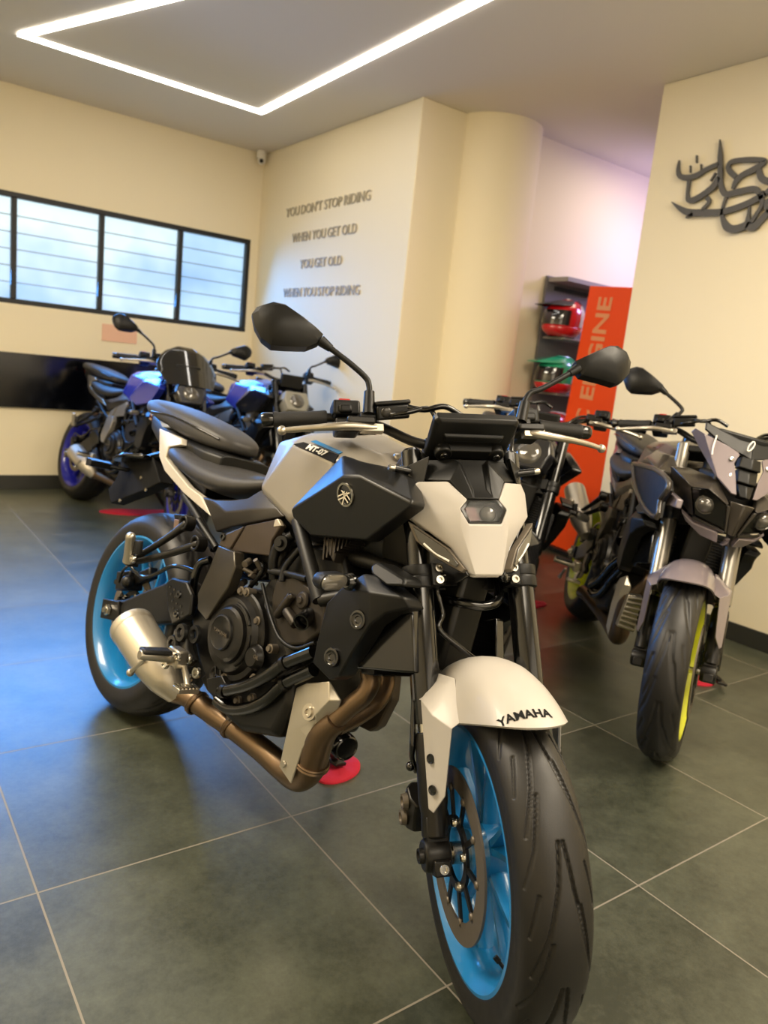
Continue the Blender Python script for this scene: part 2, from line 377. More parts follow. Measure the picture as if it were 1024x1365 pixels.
# calligraphy on the right wall
M_CAL = mat('dark_grey_metal_letter', '#4b4842', 0.45)
mbc = MB()
CALS = [([(2.3178, 2.3945), (2.3007, 2.3169), (2.2849, 2.2369), (2.2674, 2.1722), (2.2347, 2.1319), (2.1719, 2.1347), (2.0944, 2.1380), (2.0563, 2.1109)], [0.0018, 0.024, 0.0228, 0.024, 0.027, 0.03, 0.027, 0.024]),
    ([(2.5294, 2.3305), (2.5263, 2.2812), (2.5074, 2.2513), (2.4629, 2.2372), (2.4074, 2.2432), (2.3621, 2.2634), (2.2994, 2.2805)], [0.0048, 0.018, 0.024, 0.027, 0.027, 0.024, 0.021]),
    ([(2.4323, 2.3383), (2.4254, 2.3032)], [0.006, 0.033, 0.006]),
    ([(2.4582, 2.2942), (2.4515, 2.2599)], [0.006, 0.033, 0.006]),
    ([(2.3985, 2.2924), (2.3917, 2.2580)], [0.006, 0.033, 0.006]),
    ([(2.4515, 2.2276), (2.4482, 2.1624), (2.4352, 2.1284), (2.4029, 2.1247), (2.3459, 2.1503), (2.3089, 2.1774), (2.2867, 2.2164)], [0.018, 0.015, 0.024, 0.03, 0.03, 0.033, 0.024]),
    ([(2.3093, 2.2403), (2.3291, 2.2037)], [0.0084, 0.0084]),
    ([(2.5325, 2.1282), (2.4724, 2.0887), (2.4162, 2.0639), (2.3397, 2.0563), (2.2479, 2.0498), (2.1797, 2.0585), (2.1098, 2.0767), (2.0543, 2.1007), (2.0358, 2.1160)], [0.0036, 0.024, 0.036, 0.033, 0.03, 0.03, 0.03, 0.03, 0.03]),
    ([(2.4343, 2.0422), (2.3958, 2.0565)], [0.006, 0.021]),
    ([(2.3354, 2.1278), (2.3187, 2.1047), (2.3487, 2.0706)], [0.021, 0.018, 0.018]),
    ([(2.1971, 2.2044), (2.2313, 2.2321), (2.2479, 2.2576), (2.2348, 2.2787), (2.1780, 2.2794), (2.1210, 2.2718), (2.0641, 2.2583), (2.1021, 2.2316), (2.1643, 2.2101), (2.1930, 2.1834), (2.2038, 2.1514)], [0.024, 0.024, 0.021, 0.0228, 0.0216, 0.024, 0.018, 0.03, 0.027, 0.027, 0.015]),
    ([(2.2316, 2.1159), (2.2390, 2.0646), (2.2306, 2.0219), (2.1983, 1.9771), (2.1550, 1.9630), (2.1016, 1.9791), (2.0985, 2.0196), (2.1011, 2.0605)], [0.015, 0.012, 0.018, 0.036, 0.036, 0.033, 0.015, 0.009]),
    ([(2.0553, 2.1058), (2.0416, 2.0643), (2.0601, 2.0210), (2.0800, 1.9823)], [0.024, 0.018, 0.018, 0.018]),
    ([(2.1006, 1.9739), (2.0600, 1.9653), (2.0328, 1.9932), (1.9972, 2.0297)], [0.036, 0.036, 0.033, 0.03]),
    ([(2.0898, 2.2249), (2.0716, 2.1876), (2.0464, 2.1694), (2.0136, 2.1651), (1.9884, 2.1960), (1.9793, 2.2287)], [0.024, 0.027, 0.03, 0.03, 0.024, 0.006]),
    ([(2.0397, 2.1090), (2.0056, 2.1247), (1.9524, 2.0938), (1.9266, 2.0421), (1.9629, 2.0164), (2.0047, 2.0404), (2.0189, 2.0718), (2.0083, 2.0855)], [0.024, 0.024, 0.027, 0.027, 0.03, 0.03, 0.024, 0.006]),
    ([(1.9664, 2.2413), (1.9489, 2.1663), (1.9261, 2.0908)], [0.003, 0.024, 0.018])]
def ribbon(mb, pts, ws, th=0.014, k=6):
    # flat cut stroke in the wall plane; pts are (y, z)
    P = smooth_path([(0, y, z) for y, z in pts], k); n = len(P)
    W = [float(np.interp(i/(n-1)*(len(ws)-1), range(len(ws)), ws)) for i in range(n)]
    A = []; B_ = []
    for i in range(n):
        t = (P[min(i+1, n-1)]-P[max(i-1, 0)]).normalized(); nn = Vector((0, -t.z, t.y))
        A.append(P[i]+nn*W[i]/2); B_.append(P[i]-nn*W[i]/2)
    V = A+B_; F = [(i, i+1, n+i+1, n+i) for i in range(n-1)]
    mb.cage(V, F, (th, 0, 0))
for pts, ws in CALS: ribbon(mbc, pts, ws)
cal = mbc.build('wall_calligraphy', M_CAL); cal.location = (RX-0.024, 0, 0)
tag(cal, 'dark grey metal calligraphy lettering mounted on the right cream wall', 'wall art')

# ================================================================ motorcycles
RAKE = math.radians(24.5)
AXV = Vector((-math.sin(RAKE), 0, math.cos(RAKE))); FWD = Vector((math.cos(RAKE), 0, math.sin(RAKE)))
FAX = Vector((0.6975, 0, 0.300)); STO = FAX - FWD*0.0389
RAX = (-0.6975, 0, 0.315)
class Ctx:
    def __init__(s, root, steer):
        s.root = root; s.rot = Matrix.Rotation(steer, 4, AXV)
    def fk(s, q):      # fork coordinates (ahead of the fork line, left, up the fork) -> bike coordinates
        p = FAX + FWD*q[0] + Vector((0, q[1], 0)) + AXV*q[2]
        return STO + (s.rot.to_3x3() @ (p-STO))
    def ff(s, mb, name, m, **k): return mb.build(name, m, s.root, fn=s.fk, **k)
    def bb(s, mb, name, m, **k): return mb.build(name, m, s.root, **k)
BLK = mat('satin_black_plastic', '#080807', 0.42, spec=0.32, bump=0.05, bscale=900)
BLKG = mat('gloss_black', '#070707', 0.16, coat=0.4)
BLKM = mat('matt_black_metal', '#110f0c', 0.38, metal=0.3)
FRAME = mat('matt_black_frame', '#100f0d', 0.45, metal=0.2)
ENG = mat('black_engine_casting', '#11100e', 0.42, metal=0.35, bump=0.08, bscale=600)
ENGB = mat('bronze_engine_casting', '#35302a', 0.42, metal=0.6, bump=0.1, bscale=500)
RUB = mat('black_tyre_rubber', '#141210', 0.48, bump=0.12, bscale=700, var=0.2)
GRIPR = mat('black_grip_rubber', '#100f0e', 0.6, bump=0.4, bscale=500)
ALU = mat('brushed_aluminium', '#b9b2a4', 0.30, metal=0.9)
STEEL = mat('bright_steel', '#c9c4b8', 0.22, metal=1.0)
BRONZE = mat('heated_steel_pipe', '#75624e', 0.38, metal=0.9, var=0.5, scale=14)
MUFF = mat('satin_silver_muffler', '#c6beae', 0.38, metal=0.75)
DISC = mat('brake_disc_steel', '#6b6358', 0.5, metal=0.6)
LENS = mat('clear_lens', '#57544e', 0.10, metal=0.3, coat=1.0, var=0)
SMOKE = mat('lamp_reflector', '#2c2a27', 0.3, metal=0.5)
SEATM = mat('black_seat_vinyl', '#252321', 0.50, bump=0.15, bscale=900)
SEATG = mat('grey_seat_vinyl', '#2e2c2a', 0.48, bump=0.15, bscale=900)
TAN = mat('copper_reflector', '#6b5648', 0.3)
RED = mat('red_switch', '#b5231b', 0.4)
DECAL = mat('black_decal', '#0a0a0a', 0.75, spec=0.2)
WHITE = mat('white_print', '#e8e4da', 0.4)

def tire(ctx, name, c, R, hw, bead, fork=True, nth=120, ns=40, grooves=None, period=8, depth=0.0048, width=0.0024):
    ps = []
    crown = 0.048 if hw < 0.07 else 0.056
    for i in range(ns+1):
        u = -1+2*i/ns
        ps.append((math.sin(u*1.32)*hw, R-crown*(1-math.cos(u*1.32))*1.0))
    y1, r1 = ps[-1]
    side = [(hw*0.995, r1-0.016), (hw*0.94, r1-0.030), (bead[1]+0.004, bead[0]+0.006), (bead[1], bead[0]), (bead[1]-0.01, bead[0]-0.004)]
    prof = [(-y, r) for y, r in reversed(side)] + ps + side
    prof = np.array(prof); n = len(prof)
    seg = np.hypot(*np.diff(prof, axis=0).T); S = np.concatenate([[0], np.cumsum(seg)]); S -= S[n//2]
    tan = np.gradient(prof, axis=0); nrm = np.stack([-tan[:, 1], tan[:, 0]], 1); nrm /= np.linalg.norm(nrm, axis=1)[:, None]+1e-9
    th = np.arange(nth)*2*math.pi/nth
    D = np.zeros((nth, n))
    if grooves:
        per = 2*math.pi/period
        TH = np.repeat((th % per)[:, None], n, 1); SS = np.repeat(S[None], nth, 0)
        best = np.full((nth, n), 9.0)
        for g in grooves:
            for sh in (-per, 0, per):
                for (a, b), (a2, b2) in zip(g, g[1:]):
                    ax, ay, bx, by = (a*per+sh)*R, b, (a2*per+sh)*R, b2
                    px, py = TH*R-ax, SS-ay; dx, dy = bx-ax, by-ay
                    t = np.clip((px*dx+py*dy)/(dx*dx+dy*dy), 0, 1)
                    best = np.minimum(best, np.hypot(px-t*dx, py-t*dy))
        D = depth*np.clip(1.5-best/width, 0, 1)
    Y = prof[None, :, 0]-D*nrm[None, :, 0]*np.sign(1); Rr = prof[None, :, 1]-D*abs(nrm[None, :, 1])
    Y = np.broadcast_to(prof[None, :, 0], D.shape)
    V = np.stack([c[0]+Rr*np.sin(th)[:, None], c[1]+Y, c[2]+Rr*np.cos(th)[:, None]], -1).reshape(-1, 3)
    F = [(i*n+k, i*n+k+1, ((i+1) % nth)*n+k+1, ((i+1) % nth)*n+k) for i in range(nth) for k in range(n-1)]
    mb = MB(); mb.v = [tuple(x) for x in V]; mb.f = F
    return (ctx.ff if fork else ctx.bb)(mb, name, RUB, sharp=60)

def rim(ctx, name, c, m, fl_r, fl_y, nsp, hub_r, hub_y, fork=True, spoke_w=0.022, n=96, phase=0.0):
    mb = MB(); r0 = fl_r
    pr = [(r0, fl_y), (r0+0.001, fl_y-0.003), (r0-0.004, fl_y-0.010), (r0-0.012, fl_y-0.016), (r0-0.020, fl_y*0.35), (r0-0.022, -fl_y*0.35), (r0-0.012, -fl_y+0.016), (r0-0.004, -fl_y+0.010), (r0+0.001, -fl_y+0.003), (r0, -fl_y)]
    inner = [(r0-0.006, -fl_y-0.001), (r0-0.014, -fl_y+0.006), (r0-0.026, -fl_y+0.022), (r0-0.034, -0.012), (r0-0.034, 0.012), (r0-0.026, fl_y-0.022), (r0-0.014, fl_y-0.006), (r0-0.006, fl_y+0.001)]
    mb.lathe(pr+inner, c, (0, 1, 0), n, closed=True)
    mb.lathe([(0.012, -hub_y), (hub_r*0.75, -hub_y), (hub_r*0.8, -hub_y*0.75), (hub_r, -hub_y*0.5), (hub_r, hub_y*0.5), (hub_r*0.8, hub_y*0.75), (hub_r*0.75, hub_y), (0.012, hub_y)], c, (0, 1, 0), 40)
    C = Vector(c)
    for i in range(nsp):
        a0 = phase+2*math.pi*(i//2)/(nsp/2)+(0.13 if i % 2 else -0.13)
        b0 = phase+2*math.pi*(i//2)/(nsp/2)+(0.30 if i % 2 else -0.30)
        rings = []
        for t in np.linspace(0, 1, 6):
            r_ = hub_r*0.9+(r0-0.030-hub_r*0.9)*t; a = a0+(b0-a0)*t
            wd = spoke_w*(0.62+0.25*abs(2*t-1)+(0.25 if t > 0.95 else 0)); th = 0.020*(1-0.25*t)
            ex = Vector((math.sin(a), 0, math.cos(a))); tx = Vector((math.cos(a), 0, -math.sin(a)))
            q = C+ex*r_
            rings.append([q+tx*wd/2*s_+Vector((0, h, 0)) for s_, h in ((-0.55, th), (0.55, th), (1, th*0.4), (1, -th*0.4), (0.55, -th), (-0.55, -th), (-1, -th*0.4), (-1, th*0.4))])
        mb.loft(rings)
    return (ctx.ff if fork else ctx.bb)(mb, name, m, sharp=40)

def disc(ctx, c, ro, ri, y, fork=True, ncar=5, car_r=0.06, bolts=True, name='brake_disc'):
    mb = MB(); C = Vector(c)+Vector((0, y, 0)); n = 90
    wav = []
    mb.lathe([(ri, -0.0022), (ro, -0.0022), (ro, 0.0022), (ri, 0.0022)], C, (0, 1, 0), n, closed=True)
    o = (ctx.ff if fork else ctx.bb)(mb, name, DISC, sharp=35)
    k = MB()
    for i in range(ncar*2):
        a = 2*math.pi*i/(ncar*2); ex = Vector((math.sin(a), 0, math.cos(a))); tx = Vector((math.cos(a), 0, -math.sin(a)))
        k.box(C+ex*(car_r+ri+0.006)/2, (0.010, 0.005, ri+0.012-car_r), Matrix.Rotation(a, 3, 'Y'))
    k.lathe([(car_r-0.012, -0.003), (car_r+0.004, -0.003), (car_r+0.004, 0.003), (car_r-0.012, 0.003)], C, (0, 1, 0), 48, closed=True)
    cc = k.build('disc_carrier', BLKM, o, fn=ctx.fk if fork else None)
    if bolts:
        sg = -1 if y < 0 else 1; h = MB()
        for i in range(ncar*2):
            a = 2*math.pi*(i+0.5*0)/(ncar*2); ex = Vector((math.sin(a), 0, math.cos(a)))
            h.lathe([(0, 0.005*sg), (0.0055, 0.005*sg), (0.0075, 0.0025*sg), (0.0075, -0.001)], C+ex*ri*1.0, (0, 1, 0), 12)
        h.build('disc_button', DISC, o, fn=ctx.fk if fork else None)
        h = MB()
        for i in range(5):
            a = 2*math.pi*(i+0.25)/5; ex = Vector((math.sin(a), 0, math.cos(a)))
            h.lathe([(0, 0.010*sg), (0.006, 0.010*sg), (0.008, 0.006*sg), (0.008, 0)], C+ex*(car_r-0.005), (0, 1, 0), 14)
        h.build('disc_bolt', STEEL, o, fn=ctx.fk if fork else None)
    return o
def bolt(mb, p, ax, r=0.007, h=0.006):
    # socket-head bolt: ring with a recess
    return mb.lathe([(0, h*0.3), (r*0.5, h*0.3), (r*0.55, h), (r*0.92, h), (r, h*0.7), (r, -0.004)], p, ax, 14)
FG = []
for s_ in (1, -1):
    FG += [[(0.00, 0.004*s_), (0.30, 0.012*s_), (0.62, 0.027*s_), (0.95, 0.050*s_)], [(0.42+0.25*(s_ < 0), 0.022*s_), (0.80+0.25*(s_ < 0), 0.040*s_), (1.05+0.25*(s_ < 0), 0.062*s_)], [(0.15+0.2*(s_ < 0), 0.040*s_), (0.45+0.2*(s_ < 0), 0.056*s_)]]
def fork_legs(ctx, tube_m=BLKG, cl=0.50, top=0.76, bolts=True):
    for sg in (-1, 1):
        y = 0.105*sg
        o = ctx.ff(MB().lathe([(0.0, 0.27), (0.0205, 0.27), (0.0205, 0.16), (0.0, 0.16)], (0, y, 0), (0, 0, 1), 24), 'fork_inner_tube', STEEL)
        b = ctx.ff(MB().lathe([(0.0, 0.225), (0.0255, 0.225), (0.0265, 0.235), (0.0265, 0.44), (0.0262, 0.445), (0.0262, 0.520), (0.0225, 0.522), (0.0225, top), (0.017, top+0.006), (0.0, top+0.006)], (0, y, 0), (0, 0, 1), 36), 'fork_outer_tube', tube_m)
        mb = MB(); mb.lathe([(0.0, 0.21), (0.024, 0.21), (0.027, 0.19), (0.027, 0.09), (0.024, 0.07), (0.025, 0.03), (0.0, 0.02)], (0, y, 0), (0, 0, 1), 28)
        mb.lathe([(0.0, -0.026), (0.026, -0.026), (0.029, -0.018), (0.029, 0.018), (0.026, 0.022), (0.0, 0.022)], (0.0, y, 0.0), (0, 1, 0), 24)
        mb.box((0.0, y, 0.03), (0.034, 0.040, 0.07)); mb.box((0.026, y, -0.018), (0.026, 0.030, 0.026))
        lo = ctx.ff(mb, 'fork_lower', BLKM, bevel=0.003)
        h = bolt(MB(), (0.040, y, -0.018), (1, 0, 0), 0.009, 0.006); h.build('pinch_bolt', STEEL, lo, fn=ctx.fk)
        h = MB().lathe([(0, 0.004), (0.008, 0.004), (0.009, 0.008), (0.013, 0.008), (0.014, 0.0)], (0, y+sg*0.026, 0), (0, sg, 0), 16); h.build('axle_end', BLKM, lo, fn=ctx.fk)
        mb = MB(); mb.lathe([(0.0265, -0.022), (0.033, -0.022), (0.0335, -0.020), (0.0335, -0.002), (0.032, 0.0), (0.0335, 0.002), (0.0335, 0.020), (0.033, 0.022), (0.0265, 0.022)], (0, y, cl), (0, 0, 1), 32)
        mb.box((0.022, y-sg*0.026, cl), (0.034, 0.022, 0.042)); mb.box((-0.045, y*0.6, cl), (0.04, 0.11, 0.04))
        cp = ctx.ff(mb, 'lower_fork_clamp', BLK, bevel=0.0025)
        h = MB()
        for dz in (-0.0115, 0.0115): bolt(h, (0.0395, y-sg*0.028, cl+dz), (1, 0, 0), 0.0085, 0.007)
        h.build('clamp_bolt', STEEL, cp, fn=ctx.fk)
    ctx.ff(MB().box((-0.03, 0, top-0.015), (0.09, 0.25, 0.026)), 'upper_fork_clamp', BLK, bevel=0.006)
    ctx.ff(MB().cyl((0, -0.105, 0), (0, 0.105, 0), 0.010).lathe([(0.0, -0.078), (0.019, -0.078), (0.019, -0.045), (0, -0.045)], (0, 0, 0), (0, 1, 0), 24), 'front_axle', STEEL)
def caliper(ctx, sg):
    y = 0.098*sg
    mb = MB()
    rings = []
    for t in np.linspace(-1, 1, 7):
        a = math.radians(-58+t*17); ro = 0.162 - 0.006*abs(t); ri = 0.098
        ex = Vector((math.sin(a), 0, math.cos(a)))
        rings.append([ex*r_+Vector((0, y+h, 0)) for r_, h in ((ri, -0.022), (ri, 0.022), (ri+0.02, 0.032), (ro-0.012, 0.032), (ro, 0.02), (ro, -0.02), (ro-0.012, -0.032), (ri+0.02, -0.032))])
    mb.loft(rings)
    o = ctx.ff(mb, 'brake_caliper', BLKM, bevel=0.004)
    h = MB()
    for a in (-50, -66):
        ex = Vector((math.sin(math.radians(a)), 0, math.cos(math.radians(a))))
        h.lathe([(0, 0.004), (0.008, 0.004), (0.010, 0.010), (0.014, 0.010), (0.016, 0.0)], ex*0.128+Vector((0, y+sg*0.032, 0)), (0, sg, 0), 18)
    h.build('caliper_piston_cap', DISC, o, fn=ctx.fk)
    return o
def front_wheel(ctx, rim_m, hero=False):
    if hero: tire(ctx, 'front_tire', (0, 0, 0), 0.300, 0.060, (0.222, 0.054), nth=1320, ns=84, grooves=FG, period=9)
    else: tire(ctx, 'front_tire', (0, 0, 0), 0.300, 0.060, (0.222, 0.054), nth=400, ns=40, grooves=FG, period=9, width=0.004)
    o = rim(ctx, 'front_rim', (0, 0, 0), rim_m, 0.225, 0.056, 10, 0.050, 0.045, spoke_w=0.026, phase=0.1)
    h = MB().cyl((0.08, -0.012, -0.185), (0.074, -0.03, -0.160), 0.0035, 0.003); h.cyl((0.074, -0.03, -0.160), (0.072, -0.036, -0.152), 0.0048)
    h.build('valve_stem', BLKM, o, fn=ctx.fk)
    for y in (-0.068, 0.068): disc(ctx, (0, 0, 0), 0.149, 0.112, y)
    for sg in (-1, 1): caliper(ctx, sg)
FPROF = np.array([(0.0, 0.345), (0.024, 0.3430), (0.046, 0.3350), (0.062, 0.3215), (0.074, 0.302), (0.082, 0.278), (0.086, 0.255), (0.088, 0.236)])
FARC = np.concatenate([[0], np.cumsum(np.hypot(*np.diff(FPROF, axis=0).T))])
def fprof(s):
    a = min(abs(s), FARC[-1]); return math.copysign(float(np.interp(a, FARC, FPROF[:, 0])), s), float(np.interp(a, FARC, FPROF[:, 1]))
def fender(ctx, m, text=False):
    # crown over the tyre with a level front lip, plus two shields bolted to the fork
    K = 16; NR = 24; V = []; cols = 2*K+1
    for i in range(NR+1):
        for k in range(-K, K+1):
            y, r = fprof(FARC[-1]*k/K)
            f0 = math.asin(min(0.99, (0.213+0.012*(y/0.088)**2)/r)); f1 = math.radians(132-14*(abs(y)/0.088)**2)
            ph = f0+(f1-f0)*i/NR
            V.append((r*math.cos(ph), y, r*math.sin(ph)))
    F = [(i*cols+k, i*cols+k+1, (i+1)*cols+k+1, (i+1)*cols+k) for i in range(NR) for k in range(cols-1)]
    D = [tuple(-Vector((p[0]*0.9, p[1]*3.0, p[2]*0.9)).normalized()*0.005) for p in V]
    o = ctx.ff(MB().cage(V, F, D), 'front_fender', m, sharp=50)
    for sg in (-1, 1):
        def g(a, y, t): return (a, y*sg, t)
        A = [g(0.079, 0.074, 0.302), g(0.122, 0.078, 0.228), g(0.128, 0.101, 0.216), g(0.040, 0.128, 0.267), g(-0.02, 0.122, 0.272), g(0.0, 0.086, 0.318), g(0.082, 0.107, 0.104), g(0.053, 0.121, 0.075), g(0.047, 0.128, 0.082), g(0.085, 0.122, 0.240), g(0.070, 0.118, 0.14)]
        k = MB().cage(A, [(0, 1, 2, 9), (0, 9, 3), (0, 3, 4, 5), (9, 2, 6, 10), (3, 9, 10, 8), (10, 6, 7, 8)], (-0.006, -0.003*sg, 0))
        lg = k.build('fender_leg', m, o, bevel=0.003, fn=ctx.fk)
        for a_, y_, t_ in ((0.0645, 0.1235, 0.166), (0.0625, 0.123, 0.114)):
            MB().lathe([(0, 0.0006), (0.0055, 0.0006), (0.0065, 0.0018), (0.0085, 0.0020), (0.009, 0)], (a_, y_*sg, t_), (0.5, 0.87*sg, 0), 18).build('fender_bolt', BLKG, lg, fn=ctx.fk)
    if text:
        def wrap(p):
            y, r = fprof(p.x-0.019); r += 0.0008+p.z*0.5
            ph = math.radians(42.8)-math.radians(2.0)*0+p.y/0.345
            return ctx.fk((r*math.cos(ph), y, r*math.sin(ph)))
        text_mesh('fender_lettering', 'YAMAHA', 0.0235, 0.0006, DECAL, o, fn=wrap, squash=(0.93, 1.0), bold=0.0006)
    return o

LEV = {-1: [(-0.0650, -0.1610, 0.8378), (-0.0600, -0.2165, 0.8387), (-0.0640, -0.2576, 0.8367), (-0.0750, -0.2916, 0.8372), (-0.0880, -0.3313, 0.8376), (-0.0960, -0.3600, 0.8371)],
       1: [(-0.0650, 0.1918, 0.8399), (-0.0600, 0.2132, 0.8358), (-0.0640, 0.2571, 0.8311), (-0.0750, 0.3023, 0.8297), (-0.0880, 0.3493, 0.8264), (-0.0960, 0.3834, 0.8206)]}
MST = {-1: [(-0.0600, -0.1778, 0.8670), (-0.0600, -0.1743, 0.9189), (-0.0600, -0.1743, 0.9333), (-0.0600, -0.1803, 0.9513), (-0.0580, -0.2114, 0.9802), (-0.0550, -0.2655, 1.0216)],
       1: [(-0.0600, 0.1706, 0.8640), (-0.0600, 0.1851, 0.9112), (-0.0600, 0.1905, 0.9225), (-0.0600, 0.2037, 0.9373), (-0.0580, 0.2375, 0.9511), (-0.0550, 0.3129, 0.9940)]}
MOUT = {-1: [(-0.0500, -0.4248, 1.0814), (-0.0500, -0.4141, 1.0989), (-0.0500, -0.3845, 1.1114), (-0.0500, -0.3547, 1.1071), (-0.0500, -0.3072, 1.0739), (-0.0500, -0.2729, 1.0450), (-0.0500, -0.2812, 1.0258), (-0.0500, -0.3086, 1.0121), (-0.0500, -0.3561, 1.0102), (-0.0500, -0.3854, 1.0108), (-0.0500, -0.4057, 1.0270), (-0.0500, -0.4202, 1.0554)],
        1: [(-0.0500, 0.3199, 1.0187), (-0.0500, 0.3642, 1.0407), (-0.0500, 0.4056, 1.0597), (-0.0500, 0.4319, 1.0614), (-0.0500, 0.4589, 1.0436), (-0.0500, 0.4639, 1.0244), (-0.0500, 0.4549, 0.9948), (-0.0500, 0.4319, 0.9711), (-0.0500, 0.4150, 0.9658), (-0.0500, 0.3809, 0.9747), (-0.0500, 0.3313, 0.9845), (-0.0500, 0.3234, 0.9967)]}
def handlebar(ctx, levers=True, mirrors=(-1, 1), red=True, reservoir=True, mshift=(0, 0)):
    for_bar = [(-0.165, -0.375, 0.889), (-0.150, -0.235, 0.893), (-0.105, -0.150, 0.860), (-0.065, -0.075, 0.808), (-0.060, 0, 0.800), (-0.065, 0.075, 0.808), (-0.105, 0.150, 0.860), (-0.150, 0.235, 0.893), (-0.165, 0.375, 0.889)]
    hb = ctx.ff(MB().tube(for_bar, 0.011, n=14), 'handlebar', BLKM)
    k = MB()
    for sg in (-1, 1): k.box((-0.062, 0.045*sg, 0.785), (0.038, 0.03, 0.055))
    k.build('bar_clamp', BLK, hb, fn=ctx.fk, bevel=0.004)
    for sg in (-1, 1):
        d = Vector((-0.165, 0.375*sg, 0.889))-Vector((-0.150, 0.235*sg, 0.893)); e = Vector((-0.165, 0.375*sg, 0.889))
        pr = [(0.0165, 0.0), (0.0185, 0.004), (0.0175, 0.012), (0.0165, 0.05), (0.0175, 0.09), (0.0165, 0.108), (0.0185, 0.112), (0.0185, 0.118), (0.0, 0.118)]
        gm = MB().lathe(pr, e-d.normalized()*0.122, d, 24)
        g = ctx.ff(gm, 'handlebar_grip', GRIPR)
        MB().lathe([(0, 0.026), (0.014, 0.026), (0.0165, 0.022), (0.0165, 0.004), (0.0155, 0.0), (0, 0)], e-d.normalized()*0.003, d, 24).build('bar_end_weight', BLKG, g, fn=ctx.fk)
        # switch box
        mb = MB(); mb.box((-0.140, 0.214*sg, 0.906), (0.052, 0.062, 0.036)); mb.box((-0.136, 0.214*sg, 0.864), (0.050, 0.054, 0.032)); mb.box((-0.112, 0.218*sg, 0.900), (0.014, 0.03, 0.02))
        sw = ctx.ff(mb, 'switch_housing', BLK, bevel=0.006, seg=3)
        if sg < 0: MB().box((-0.140, -0.216, 0.928), (0.020, 0.026, 0.010)).build('engine_stop_switch', RED, sw, fn=ctx.fk, bevel=0.002)
        else: MB().box((-0.140, 0.222, 0.926), (0.024, 0.034, 0.014)).build('mode_switch', BLK, sw, fn=ctx.fk, bevel=0.004)
        # perch + lever
        mb = MB(); mb.lathe([(0.011, -0.012), (0.018, -0.012), (0.018, 0.012), (0.011, 0.012)], (-0.128, 0.180*sg, 0.878), (0, 1, 0), 18, closed=True)
        mb.box((-0.095, 0.178*sg, 0.862), (0.070, 0.036, 0.024)); mb.box((-0.070, 0.195*sg, 0.852), (0.034, 0.060, 0.016))
        pc = ctx.ff(mb, 'lever_perch', BLKM, bevel=0.004)
        lv = MB(); lv.tube(LEV[sg], [0.008, 0.0095, 0.0088, 0.0075, 0.0068, 0.0055], n=12)
        lv.ball(LEV[sg][-1], 0.0105, 14); lv.box(Vector(LEV[sg][0])+Vector((-0.004, 0.01*sg, 0)), (0.02, 0.05, 0.018))
        ctx.ff(lv, 'brake_lever' if sg < 0 else 'clutch_lever', ALU, bevel=0.0015)
        if sg in mirrors:
            sh_ = Vector((0, mshift[0], mshift[1])); sp = [Vector(q)+sh_*(0 if i == 0 else min(1, 0.3+i*0.15)) for i, q in enumerate(MST[sg])]
            st = MB().tube([sp[0], sp[1]], [0.0135, 0.0115], n=16, sm=False)
            st.tube(sp[1:], 0.0065, n=12)
            e = Vector(sp[-1]); dr = (e-Vector(sp[-2])).normalized()
            st.tube([e-dr*0.012, e+dr*0.016], [0.0085, 0.0125], n=14, sm=False)
            ms = ctx.ff(st, 'mirror_stem', BLK)
            out = [(p[1]+mshift[0], p[2]+mshift[1]) for p in MOUT[sg]]; cy_ = sum(p[0] for p in out)/len(out); ct_ = sum(p[1] for p in out)/len(out)
            def ring(a, s, oy=0, ot=0): return [(a, cy_+oy*sg+(y-cy_)*s, ct_+ot+(t-ct_)*s) for y, t in out]
            rg = [ring(-0.078, 0.90), ring(-0.076, 0.97), ring(-0.062, 1.0), ring(-0.050, 1.0, 0, 0), ring(-0.036, 0.80, 0, 0.006), ring(-0.026, 0.48, -0.004, 0.014), ring(-0.024, 0.08, -0.004, 0.014)]
            mh = MB().loft(rg).build('mirror_housing', BLK, ms, fn=ctx.fk, sharp=24)
            MB().loft([ring(-0.0795, 0.86), ring(-0.0782, 0.86)]).build('mirror_glass', STEEL, ms, fn=ctx.fk)
    if reservoir:
        q = Matrix.Rotation(0.12, 3, 'X') @ Matrix.Rotation(0.35, 3, 'Y')
        rv = ctx.ff(MB().box((-0.062, -0.127, 0.874), (0.036, 0.072, 0.030), q).box((-0.060, -0.127, 0.895), (0.042, 0.078, 0.010), q), 'brake_fluid_reservoir', BLK, bevel=0.004)
        MB().lathe([(0, 0.003), (0.009, 0.003), (0.011, 0.0015), (0.012, 0)], Vector((-0.062, -0.127, 0.874))+q @ Vector((0.0185, -0.016, 0)), q @ Vector((1, 0, 0)), 20).build('sight_glass', SMOKE, rv, fn=ctx.fk)
        cb = MB().tube([(-0.090, -0.155, 0.888), (-0.055, -0.140, 0.865), (-0.03, -0.10, 0.862), (-0.035, -0.05, 0.875), (-0.04, -0.03, 0.84)], 0.0055)
        cb.tube([(-0.07, -0.115, 0.900), (-0.045, -0.09, 0.880), (-0.03, -0.06, 0.870), (-0.02, -0.02, 0.875), (-0.03, 0.02, 0.86)], 0.0065)
        cb.tube([(-0.10, 0.165, 0.88), (-0.06, 0.13, 0.85), (-0.03, 0.10, 0.80), (-0.05, 0.05, 0.72)], 0.0055)
        cb.tube([(-0.09, 0.18, 0.87), (-0.045, 0.14, 0.82), (-0.02, 0.115, 0.75), (-0.06, 0.06, 0.66)], 0.0045)
        ctx.ff(cb, 'control_cable', BLKG)
DLENS = mat('dark_lamp_lens', '#2b2925', 0.08, coat=1.0, var=0)
